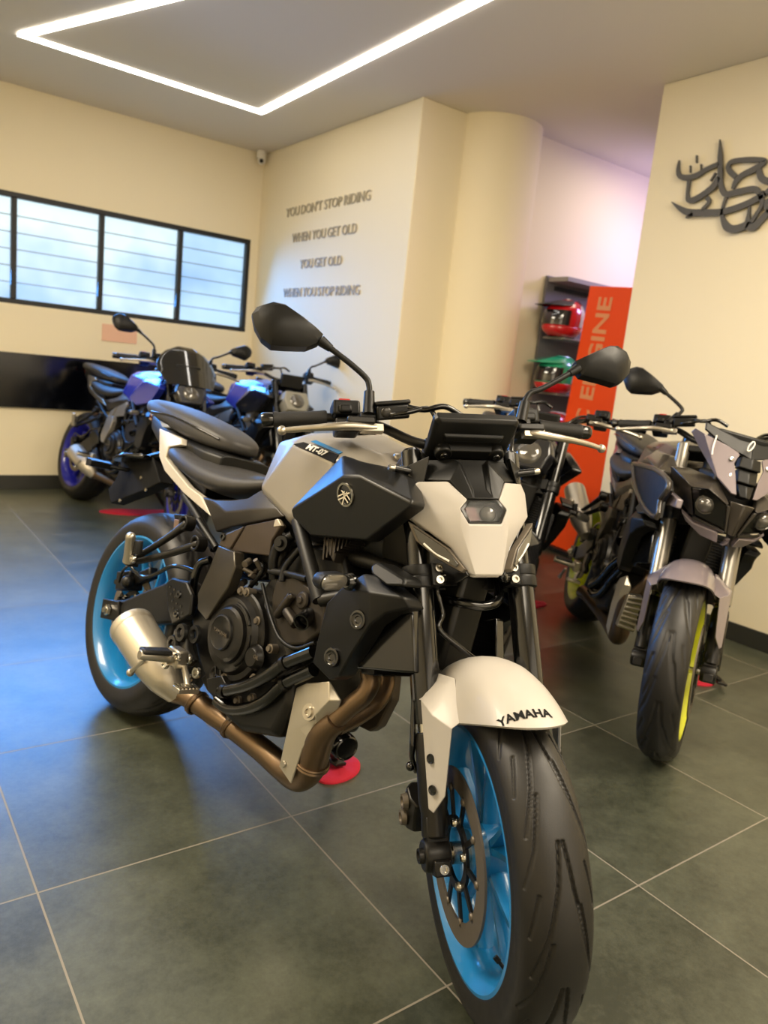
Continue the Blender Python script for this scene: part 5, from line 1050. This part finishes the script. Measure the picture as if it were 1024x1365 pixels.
# ================================================================ the motorcycle in front
WHITE_P = mat('matt_white_paint', '#aea9a2', 0.45, coat=0.15, bump=0.02, bscale=1500)
SILV = mat('matt_silver_paint', '#928c81', 0.38, metal=0.35, bump=0.02, bscale=1500)
GREYC = mat('matt_dark_grey_cover', '#121211', 0.38, metal=0.15)
CYAN = mat('blue_rim_paint', '#1674b2', 0.30, coat=0.5)
TAILP = mat('warm_white_tail_paint', '#c9c1b2', 0.42, coat=0.1)
CAPG = mat('blue_grey_tail_cap', '#8e9196', 0.35)
root = empty('motorcycle', (0.813, 1.5139, 0.0035), (0, 0, 0))
root.rotation_mode = 'XYZ'
HD, LEAN = -1.4425, 0.217
root.rotation_euler = (-LEAN, 0, HD)
tag(root, 'white and silver naked motorcycle with bright blue rims standing in the foreground', 'motorcycle')
cx = Ctx(root, -0.587)
front_wheel(cx, CYAN, hero=True); fork_legs(cx); fender(cx, WHITE_P, text=True)
handlebar(cx); hero_front(cx, WHITE_P)
tank(cx, SILV, GREYC, stripe=CYAN); seats(cx, SEATM, SEATG); tail(cx, TAILP, CAPG); plate_hanger(cx)
rear_end(cx, CYAN); pegs(cx); exhaust(cx); engine(cx); frame_parts(cx)
side_stand(cx, (-0.07, 0.315, 0.083))

# ================================================================ red pads under the side stands
M_REDC = mat('red_felt_cloth', '#b81630', 0.85, bump=0.6, bscale=160)
def pad(x, y, rx, ry, rot, label, seed):
    rnd = random.Random(seed); n = 40; mb = MB(); rings = []
    ph = [rnd.uniform(0, 6.28) for _ in range(3)]
    for s, h in ((1.0, 0.0005), (1.0, 0.006), (0.93, 0.0095), (0.6, 0.0105), (0.1, 0.0105)):
        ring = []
        for j in range(n):
            a = 2*math.pi*j/n; k = s*(1+0.05*math.sin(2*a+ph[0])+0.04*math.sin(3*a+ph[1]))
            px, py = rx*k*math.cos(a), ry*k*math.sin(a)
            ring.append((px*math.cos(rot)-py*math.sin(rot), px*math.sin(rot)+py*math.cos(rot), h+0.0012*math.sin(5*a+ph[2])*(h > 0.004)))
        rings.append(ring)
    o = mb.loft(rings).build('stand_pad', M_REDC, None, sharp=60); o.location = (x, y, 0)
    return tag(o, label, 'floor pad', 'red pads under the side stands')
pad(1.135, 1.615, 0.085, 0.060, 0.5, 'red felt pad on the floor under the blue wheeled white motorcycle', 1)
pad(2.88, 1.555, 0.070, 0.055, 0.2, 'red pad on the floor beside the front wheel of the yellow rimmed motorcycle', 2)
pad(2.93, 2.56, 0.095, 0.060, 0.0, 'red pad on the reddish floor in front of the orange banner', 3)
pad(1.72, 5.02, 0.30, 0.10, -0.25, 'long red pad on the floor under the motorcycle by the back wall', 4)
# ================================================================ orange banner and display shelf
M_ORG = mat('orange_banner', '#fb500a', 0.5); M_ORGT = mat('pale_orange_letters', '#eda273', 0.5)
bn = empty('display_banner', (4.08, 3.34, 0.014), (math.radians(3.2), 0, 0)); tag(bn, 'tall orange banner panel with pale vertical lettering beside the right wall', 'banner')
MB().box((0.012, 0, 0.905), (0.024, 0.42, 1.77)).build('banner_panel', M_ORG, bn, bevel=0.003)
MB().box((0.012, 0, 0.01), (0.10, 0.42, 0.02)).build('banner_foot', M_BLACKF, bn, bevel=0.003)
text_mesh('banner_lettering', 'EC ENGINE', 0.17, 0.001, M_ORGT, bn, M=frame_M((-0.0015, 0.055, 1.245), (0, 0, 1), (0, 1, 0)), squash=(1.12, 0.9), bold=0.004)
M_SHELF = mat('grey_shelf_board', '#8f8b85', 0.6); M_SHELFD = mat('dark_grey_shelf_back', '#6b6969', 0.65)
sh = empty('display_shelf', (4.30, 3.735, 0)); tag(sh, 'tall grey display shelf holding helmets next to the orange banner', 'shelf')
MB().box((0, 0.045, 0.945), (0.58, 0.02, 1.87)).build('back_panel', M_SHELFD, sh)
MB().box((0, -0.05, 1.855), (0.56, 0.18, 0.03)).build('top_panel', M_SHELF, sh, bevel=0.002)
MB().box((0.02, 0.030, 1.805), (0.46, 0.012, 0.028)).build('black_slot', M_BLACKF, sh)
for z in (1.465, 1.085, 0.70, 0.32): MB().box((0, -0.075, z), (0.54, 0.20, 0.016)).build('shelf_board', M_SHELF, sh, bevel=0.002)
H_WHT = mat('pale_helmet_paint', '#c9c0b8', 0.25, coat=0.7)
def helmet(x, y, z, rot, shell, low, visor, trim, label, peak=False):
    h = empty('motorcycle_helmet', (x, y, z), (0, 0, rot)); tag(h, label, 'helmet', 'helmets on the grey shelf'); h.scale = (0.95, 0.95, 0.95)
    # shell faces +x; sections from bottom to crown
    L_ = [(-0.135, 0.105, 0.085, 0.0), (-0.10, 0.145, 0.110, 0.005), (-0.05, 0.160, 0.122, 0.004), (0.0, 0.160, 0.125, 0.0), (0.05, 0.150, 0.118, -0.006), (0.09, 0.122, 0.098, -0.012), (0.118, 0.080, 0.065, -0.018), (0.130, 0.02, 0.02, -0.02)]
    def ring(zz, a, b, ox, k=1.0, off=0.0, n=36): return [(ox+(a+off)*math.cos(2*math.pi*j/n)*k, (b+off)*math.sin(2*math.pi*j/n)*k, zz) for j in range(n)]
    MB().loft([ring(*q) for q in L_]).build('helmet_shell', shell, h, sharp=70)
    MB().loft([ring(*L_[0], off=0.003), ring(*L_[1], off=0.004), ring(-0.072, 0.156, 0.118, 0.0045, off=0.004), ring(-0.066, 0.156, 0.118, 0.0045, off=0.0)]).build('chin_bar', low, h, sharp=60)
    V = []; 
    for zz, a, b, ox in ((-0.058, 0.159, 0.121, 0.004), (-0.02, 0.161, 0.124, 0.002), (0.02, 0.158, 0.123, -0.002), (0.045, 0.152, 0.119, -0.005)):
        V.append([(ox+(a+0.004)*math.cos(t), (b+0.004)*math.sin(t), zz) for t in np.linspace(-1.35, 1.35, 19)])
    MB().cage([p for r_ in V for p in r_], [(i*19+j, i*19+j+1, (i+1)*19+j+1, (i+1)*19+j) for i in range(3) for j in range(18)], (-0.003, 0, 0)).build('visor', visor, h, sharp=70)
    MB().loft([ring(0.085, 0.128, 0.026, -0.03), ring(0.110, 0.105, 0.024, -0.045), ring(0.134, 0.055, 0.014, -0.05)]).build('crown_fin', trim, h)
    V = []
    for zz, a, b, ox in ((-0.06, 0.159, 0.121, 0.004), (-0.01, 0.161, 0.1245, 0.001), (0.045, 0.152, 0.119, -0.005), (0.088, 0.124, 0.100, -0.012)):
        V.append([(ox+(a+0.002)*math.cos(t), (b+0.002)*math.sin(t), zz) for t in np.linspace(2.0, 4.28, 13)])
    MB().cage([p for r_ in V for p in r_], [(i*13+j, i*13+j+1, (i+1)*13+j+1, (i+1)*13+j) for i in range(3) for j in range(12)], (0.003, 0, 0)).build('rear_panel', H_WHT, h, sharp=70)
    if peak:
        MB().cage([(0.10, -0.10, 0.075), (0.10, 0.10, 0.075), (0.225, 0.06, 0.075), (0.225, -0.06, 0.075), (0.02, -0.11, 0.085), (0.02, 0.11, 0.085), (-0.02, -0.08, 0.118), (-0.02, 0.08, 0.118), (0.10, 0.06, 0.112), (0.10, -0.06, 0.112)], [(0, 4, 6, 9), (1, 8, 7, 5), (9, 6, 7, 8), (9, 8, 2, 3), (0, 9, 3), (1, 2, 8)], (0, 0, -0.006)).build('peak', trim, h, bevel=0.002)
    return h
H_RED = mat('red_helmet_paint', '#c01820', 0.2, coat=0.8); H_BLK = mat('black_helmet_paint', '#151414', 0.2, coat=0.8); H_GRN = mat('green_helmet_paint', '#23a277', 0.25, coat=0.7)
H_WHT = mat('pale_helmet_paint', '#c9c0b8', 0.25, coat=0.7); H_VIS = mat('dark_visor', '#17161a', 0.06, coat=1.0, var=0); H_BLU = mat('blue_helmet_paint', '#27316e', 0.25, coat=0.7)
helmet(4.07, 3.63, 1.602, 2.95, H_RED, H_RED, H_VIS, H_BLK, 'red and black full face helmet on the top board of the grey shelf', True)
helmet(4.07, 3.63, 1.222, 2.95, H_GRN, H_RED, H_VIS, H_GRN, 'green helmet with a peak on the second board of the grey shelf', True)
helmet(4.09, 3.63, 0.837, 2.95, H_RED, H_BLU, H_VIS, H_WHT, 'red helmet low on the grey shelf, just above the far handlebars')
# ================================================================ the other motorcycles
def theme(**k): globals().update(k)
ENGA = mat('silver_engine_casting', '#8f8a80', 0.4, metal=0.6)
ORIG = dict(ENG=ENG, ENGB=ENGB, SIDEC=SIDEC, DUCT=DUCT, FCOV=FCOV, BLK=BLK)
def simple_front(ctx, shell, lamp=LENS, screen=None):
    # compact lamp unit, instrument and optional wind screen, in fork coordinates
    hw = 0.10
    mb = MB().loft([[(a, y*s, t) for y, t in ((0.085, 0.66), (0.10, 0.60), (0.075, 0.53), (-0.075, 0.53), (-0.10, 0.60), (-0.085, 0.66))] for a, s in ((0.00, 0.9), (0.06, 1.0), (0.10, 0.85))])
    o = ctx.ff(mb, 'headlight_cowl', shell, bevel=0.008)
    MB().lathe([(0, 0.016), (0.030, 0.013), (0.048, 0.004), (0.050, 0.0)], (0.097, 0, 0.595), (1, 0, 0), 32).build('headlight_lens', lamp, o, fn=ctx.fk)
    ctx.ff(MB().box((0.03, 0, 0.76), (0.035, 0.15, 0.085), Matrix.Rotation(0.5, 3, 'Y')), 'instrument_panel', BLK, bevel=0.006)
    for sg in (-1, 1): ctx.ff(MB().tube([(0.0, 0.105*sg, 0.60), (0.07, 0.085*sg, 0.60)], 0.012), 'lamp_bracket', BLK)
    if screen:
        rows = []
        for i in range(9):
            v = i/8; t = 0.64+0.30*v; w_ = 0.185*math.sqrt(max(0.02, 1-(max(0, v-0.42)/0.60)**2))*(0.75+0.25*min(1, v/0.4))
            rows.append([(0.115-0.11*v-1.3*(w_*u)**2, w_*u, t) for u in np.linspace(-1, 1, 13)])
        s = MB().cage([p for r_ in rows for p in r_], [(i*13+j, i*13+j+1, (i+1)*13+j+1, (i+1)*13+j) for i in range(8) for j in range(12)], (-0.004, 0, 0))
        ctx.ff(s, 'wind_screen', screen, sharp=70)
    ctx.bb(MB().box((0.44, 0, 0.66), (0.10, 0.09, 0.20)).lathe([(0.036, -0.1), (0.036, 0.12)], STO+AXV*0.60, AXV, 24), 'steering_head', FRAME, bevel=0.01)
def other_bike(pose, steer, label, paint, cover, rim_m, tailp, fend, front, foot=None, tube_m=BLKG, mirrors=(-1, 1), signals=True, can=True, mshift=(0, 0)):
    r = empty('motorcycle', (pose[0], pose[1], 0.003), (-pose[3], 0, pose[2])); tag(r, label, 'motorcycle')
    c = Ctx(r, steer)
    front_wheel(c, rim_m); fork_legs(c, tube_m); fender(c, fend); handlebar(c, mirrors=mirrors, mshift=mshift); front(c)
    tank(c, paint, cover, label=None, emblem=False); seats(c, SEATM, SEATM); tail(c, tailp, BLK)
    rear_end(c, rim_m, nth=120); pegs(c); exhaust(c, can); engine(c); frame_parts(c, signals)
    if foot: side_stand(c, foot)
    return r, c
BLUE = mat('racing_blue_paint', '#2334a8', 0.25, coat=0.8, metal=0.2); BLUER = mat('blue_wheel_paint', '#1d1f96', 0.3, coat=0.5)
DARKP = mat('dark_metallic_paint', '#222224', 0.25, coat=0.8, metal=0.3); SMOKES = mat('smoked_screen', '#0c0b0b', 0.08, coat=1.0, var=0)
GREYP = mat('warm_grey_paint', '#7d7377', 0.30, coat=0.6, metal=0.2); YEL = mat('yellow_wheel_paint', '#c3c80e', 0.35, coat=0.4)
BRWN = mat('dark_brown_grey_paint', '#3a352f', 0.32, coat=0.4, metal=0.35)
DETAIL[0] = False
theme(FCOV=ENGA, DUCT=ENGA)
other_bike((1.505, 4.852, -1.41, 0.196), -0.267, 'blue motorcycle with a rounded dark wind screen by the window wall', BLUE, BLUE, BLUER, ALU, BLUE, lambda c: simple_front(c, DARKP, screen=SMOKES), (0.0, 0.32, 0.075))
theme(ENG=ENGA, ENGB=ENGA)
other_bike((2.20, 4.79, -1.404, 0.185), -0.287, 'blue motorcycle with silver engine, right of the one with the wind screen', BLUE, DARKP, BLUER, DARKP, ALU, lambda c: simple_front(c, mat('pale_lamp_shell', '#8c8a80', 0.35)), (0.0, 0.32, 0.075), mirrors=(1,))
theme(**ORIG)
other_bike((2.394, 2.551, -2.20, 0.225), -0.42, 'dark motorcycle behind the white nose, in front of the orange banner', DARKP, DARKP, BLKM, DARKP, DARKP, lambda c: simple_front(c, DARKP), (0.0, 0.33, 0.076), mirrors=())
# ---- yellow-wheeled machine with the twin lamps
def twin_front(c):
    def half(polys, d, name, m, bevel=0.003, both=True):
        V = []; F = []
        for p in polys:
            F.append(tuple(range(len(V), len(V)+len(p)))); V += [tuple(x) for x in p]
        # weld shared corners
        U = []; mp = []
        for v in V:
            for i, u in enumerate(U):
                if (Vector(u)-Vector(v)).length < 1e-5: mp.append(i); break
            else: mp.append(len(U)); U.append(v)
        F = [tuple(mp[i] for i in f) for f in F]
        mb = MB().cage(U, F, d); out = [c.bb(mb, name, m, bevel=bevel)]
        if both: out.append(c.bb(mb.flipped(), name, m, bevel=bevel))
        return out
    a_, b_, c_, d_, h_, g_, k_, e_ = (0.5450, -0.1850, 0.8952), (0.5550, -0.1331, 0.9070), (0.6250, -0.0679, 0.9001), (0.7150, -0.0394, 0.8422), (0.6450, -0.1598, 0.8675), (0.6550, -0.1075, 0.7706), (0.6900, -0.1028, 0.8660), (0.7220, -0.0457, 0.8357)
    f_, r_, s_ = (0.7120, -0.0221, 0.7557), (0.6550, -0.1450, 0.8551), (0.5550, -0.1549, 0.8199)
    half([[a_, b_, c_, h_], [h_, c_, k_, r_], [c_, d_, e_, k_], [a_, h_, r_, g_, s_]], (-0.03, 0.0, 0.0), 'headlight_fairing', BRWN)
    pods = half([[(0.6500, -0.1418, 0.8540), (0.6800, -0.0995, 0.8637), (0.7100, -0.0416, 0.8339), (0.7000, -0.0195, 0.7557), (0.6450, -0.1023, 0.7720)]], (-0.02, 0, 0), 'headlight_bezel', BLKG)
    half([[e_, (0.7220, -0.0362, 0.8343), (0.7120, -0.0163, 0.7532), f_]], (-0.01, 0, 0), 'bezel_edge', BRWN, 0.001)
    half([[f_, g_, (0.6500, -0.1045, 0.7605), (0.7060, -0.0202, 0.7473)]], (-0.01, 0, 0), 'bezel_lower_edge', BRWN, 0.001)
    for o, sg in zip(pods, (1, -1)):
        p = Vector((0.6720, -0.0896, 0.8169)); p.y *= sg
        MB().lathe([(0, 0.020), (0.012, 0.018), (0.022, 0.010), (0.027, 0.0), (0.030, 0.002), (0.031, -0.004)], p, (1, -0.25*sg, 0), 28).build('projector_lens', LENS, o)
    cpoly = [(0.7120, -0.0371, 0.8500), (0.7060, -0.0135, 0.7514)]
    y0 = [(0.728, 0, cpoly[0][2]), (0.720, 0, cpoly[1][2]-0.004)]
    half([[cpoly[0], y0[0], y0[1], cpoly[1]]], (-0.02, 0, 0), 'nose_center_panel', BRWN)
    half([[(0.6200, -0.1349, 0.7700), (0.6500, -0.0983, 0.7491), (0.6950, -0.0328, 0.7446), (0.6900, -0.0228, 0.7125), (0.6550, -0.0675, 0.7175), (0.6250, -0.1150, 0.7457)]], (-0.02, 0.0, 0.012), 'nose_lower_lip', GREYP)
    half([[(0.7000, -0.0048, 0.7333), (0.715, 0, 0.742), (0.712, 0, 0.722), (0.7000, 0.0101, 0.7096)]], (-0.03, 0, 0.0), 'nose_chin', GREYP)
    # fly screen plates, dark centre stack, hood
    fs = half([[(0.6000, -0.1441, 1.0242), (0.6400, -0.0424, 0.9993), (0.6450, -0.0351, 0.9892), (0.6550, -0.0458, 0.9618), (0.6720, -0.0359, 0.9287), (0.7050, -0.0252, 0.8726), (0.7000, -0.0389, 0.8728), (0.6650, -0.0850, 0.9092)]], (-0.006, 0, -0.003), 'fly_screen_plate', GREYP, 0.0015)
    half([[(0.5550, -0.1692, 1.0210), (0.5650, -0.1647, 1.0335), (0.6000, -0.1441, 1.0242), (0.6650, -0.0850, 0.9092), (0.6350, -0.0960, 0.9278), (0.5750, -0.1329, 0.9798)]], (-0.006, 0, -0.003), 'fly_screen_side', GREYP, 0.0015)
    for o, sg in zip(fs, (1, -1)):
        for p in ((0.6500, -0.0564, 0.9709), (0.6680, -0.0486, 0.9224)):
            p = Vector(p); p.y *= sg
            MB().lathe([(0, 0.005), (0.006, 0.004), (0.008, 0)], p, (0.9, 0, 0.4), 14).build('screen_screw', STEEL, o)
    half([[(0.5900, -0.1419, 1.0391), (0.5750, -0.1417, 1.0606), (0.5900, -0.0999, 1.0519), (0.6100, -0.0357, 1.0346), (0.62, 0, 1.035), (0.655, 0, 0.985), (0.6450, -0.0393, 0.9973), (0.6150, -0.1020, 1.0160)]], (-0.008, 0, -0.004), 'wind_deflector', BLK, 0.002)
    c.bb(MB().slab([(0.6120, 0.0564, 0.9898), (0.6060, 0.0680, 0.9954), (0.6120, 0.0692, 0.9857), (0.6160, 0.0592, 0.9812)], (0.002, 0, 0.001)), 'yellow_sticker', YEL)
    c.bb(MB().tube([(0.6150, -0.1112, 1.0275), (0.6320, -0.1154, 0.9903), (0.6400, -0.1135, 0.9682)], 0.0025).tube([(0.6550, -0.0221, 1.0075), (0.6500, -0.0210, 1.0233), (0.6450, -0.0110, 1.0384), (0.6480, -0.0053, 1.0319), (0.6550, -0.0121, 1.0138), (0.6570, -0.0208, 1.0064)], 0.0022), 'white_tie', WHITE)
    for z0, z1, w0, w1, x0, x1 in ((0.988, 0.955, 0.030, 0.034, 0.652, 0.668), (0.950, 0.912, 0.031, 0.028, 0.660, 0.684), (0.906, 0.870, 0.026, 0.016, 0.680, 0.708)):
        c.bb(MB().cage([(x0, -w0, z0), (x0+0.012, 0, z0), (x0, w0, z0), (x1, w1, z1), (x1+0.014, 0, z1), (x1, -w1, z1)], [(0, 1, 4, 5), (1, 2, 3, 4)], (-0.03, 0, -0.01)), 'nose_center_stack', BLK, bevel=0.003)
    c.bb(MB().loft([[(0.46, y, 0.99+z) for y, z in ((-0.10, 0), (0.10, 0), (0.085, 0.05), (-0.085, 0.05))], [(0.57, y, 1.0+z) for y, z in ((-0.11, 0), (0.11, 0), (0.10, 0.055), (-0.10, 0.055))]]), 'instrument_hood', BLK, bevel=0.008)
    c.bb(MB().box((0.44, 0, 0.66), (0.10, 0.09, 0.20)).lathe([(0.036, -0.1), (0.036, 0.12)], STO+AXV*0.60, AXV, 24), 'steering_head', FRAME, bevel=0.01)
    c.bb(MB().box((0.55, 0, 0.86), (0.16, 0.16, 0.12)), 'nose_subframe', BLK, bevel=0.01)
    # intake scoop beside the tank, indicator, oil cooler, radiator
    for sg in (-1, 1):
        g = (lambda q: q) if sg < 0 else (lambda q: (q[0], -q[1], q[2]))
        sc = [g((0.1733, -0.2140, 0.8541)), g((0.4409, -0.2140, 0.8690)), g((0.6323, -0.2140, 0.8570)), g((0.6680, -0.2140, 0.8282)), g((0.6351, -0.2140, 0.7885)), g((0.6602, -0.2140, 0.7358)), g((0.4958, -0.2140, 0.7386)), g((0.2908, -0.2140, 0.7920))]
        o = c.bb(MB().slab(sc, (0, 0.02*-sg*-1*-1, 0)), 'intake_scoop', BLK, bevel=0.003)
        MB().tube(sc+[sc[0]], 0.009, n=10, k=3).build('scoop_rim', BRWN, o)
        c.bb(MB().slab([g((0.5200, -0.1850, 0.8064)), g((0.5783, -0.1850, 0.8227)), g((0.6972, -0.1850, 0.8124)), g((0.6994, -0.1850, 0.7840)), g((0.5637, -0.1850, 0.7778))], (0, -0.02*sg, 0)), 'front_turn_signal', GREYP, bevel=0.004)
    oc = [(0.4700, -0.1568, 0.4316), (0.4700, -0.1111, 0.4392), (0.4700, -0.0977, 0.3061), (0.4700, -0.1602, 0.3117)]
    o = c.bb(MB().slab(oc, (-0.03, 0, 0)), 'oil_cooler', ALU, bevel=0.003)
    for k in range(7):
        p0 = Vector(oc[0]).lerp(Vector(oc[3]), (k+0.5)/7)+Vector((0.003, 0, 0)); p1 = Vector(oc[1]).lerp(Vector(oc[2]), (k+0.5)/7)+Vector((0.003, 0, 0))
        MB().tube([p0, p1], 0.004, sm=False, n=8).build('cooler_fin', MUFF, o)
mt, mc = other_bike((2.576, 1.796, -2.289, 0.169), -0.44, 'grey motorcycle with yellow rims and twin lamps standing at the right wall', BRWN, BRWN, YEL, GREYP, GREYP, twin_front, (0.03, 0.44, 0.088), tube_m=mat('grey_fork_tube', '#8c8880', 0.3, metal=0.8), signals=False, can=False, mshift=(0.048, -0.035))
MB().tube([(-0.36, -0.175, 0.46), (-0.42, -0.195, 0.50), (-0.46, -0.205, 0.525), (-0.62, -0.24, 0.62)], [0.025, 0.045, 0.052, 0.050], n=28).build('muffler', MUFF, mt)
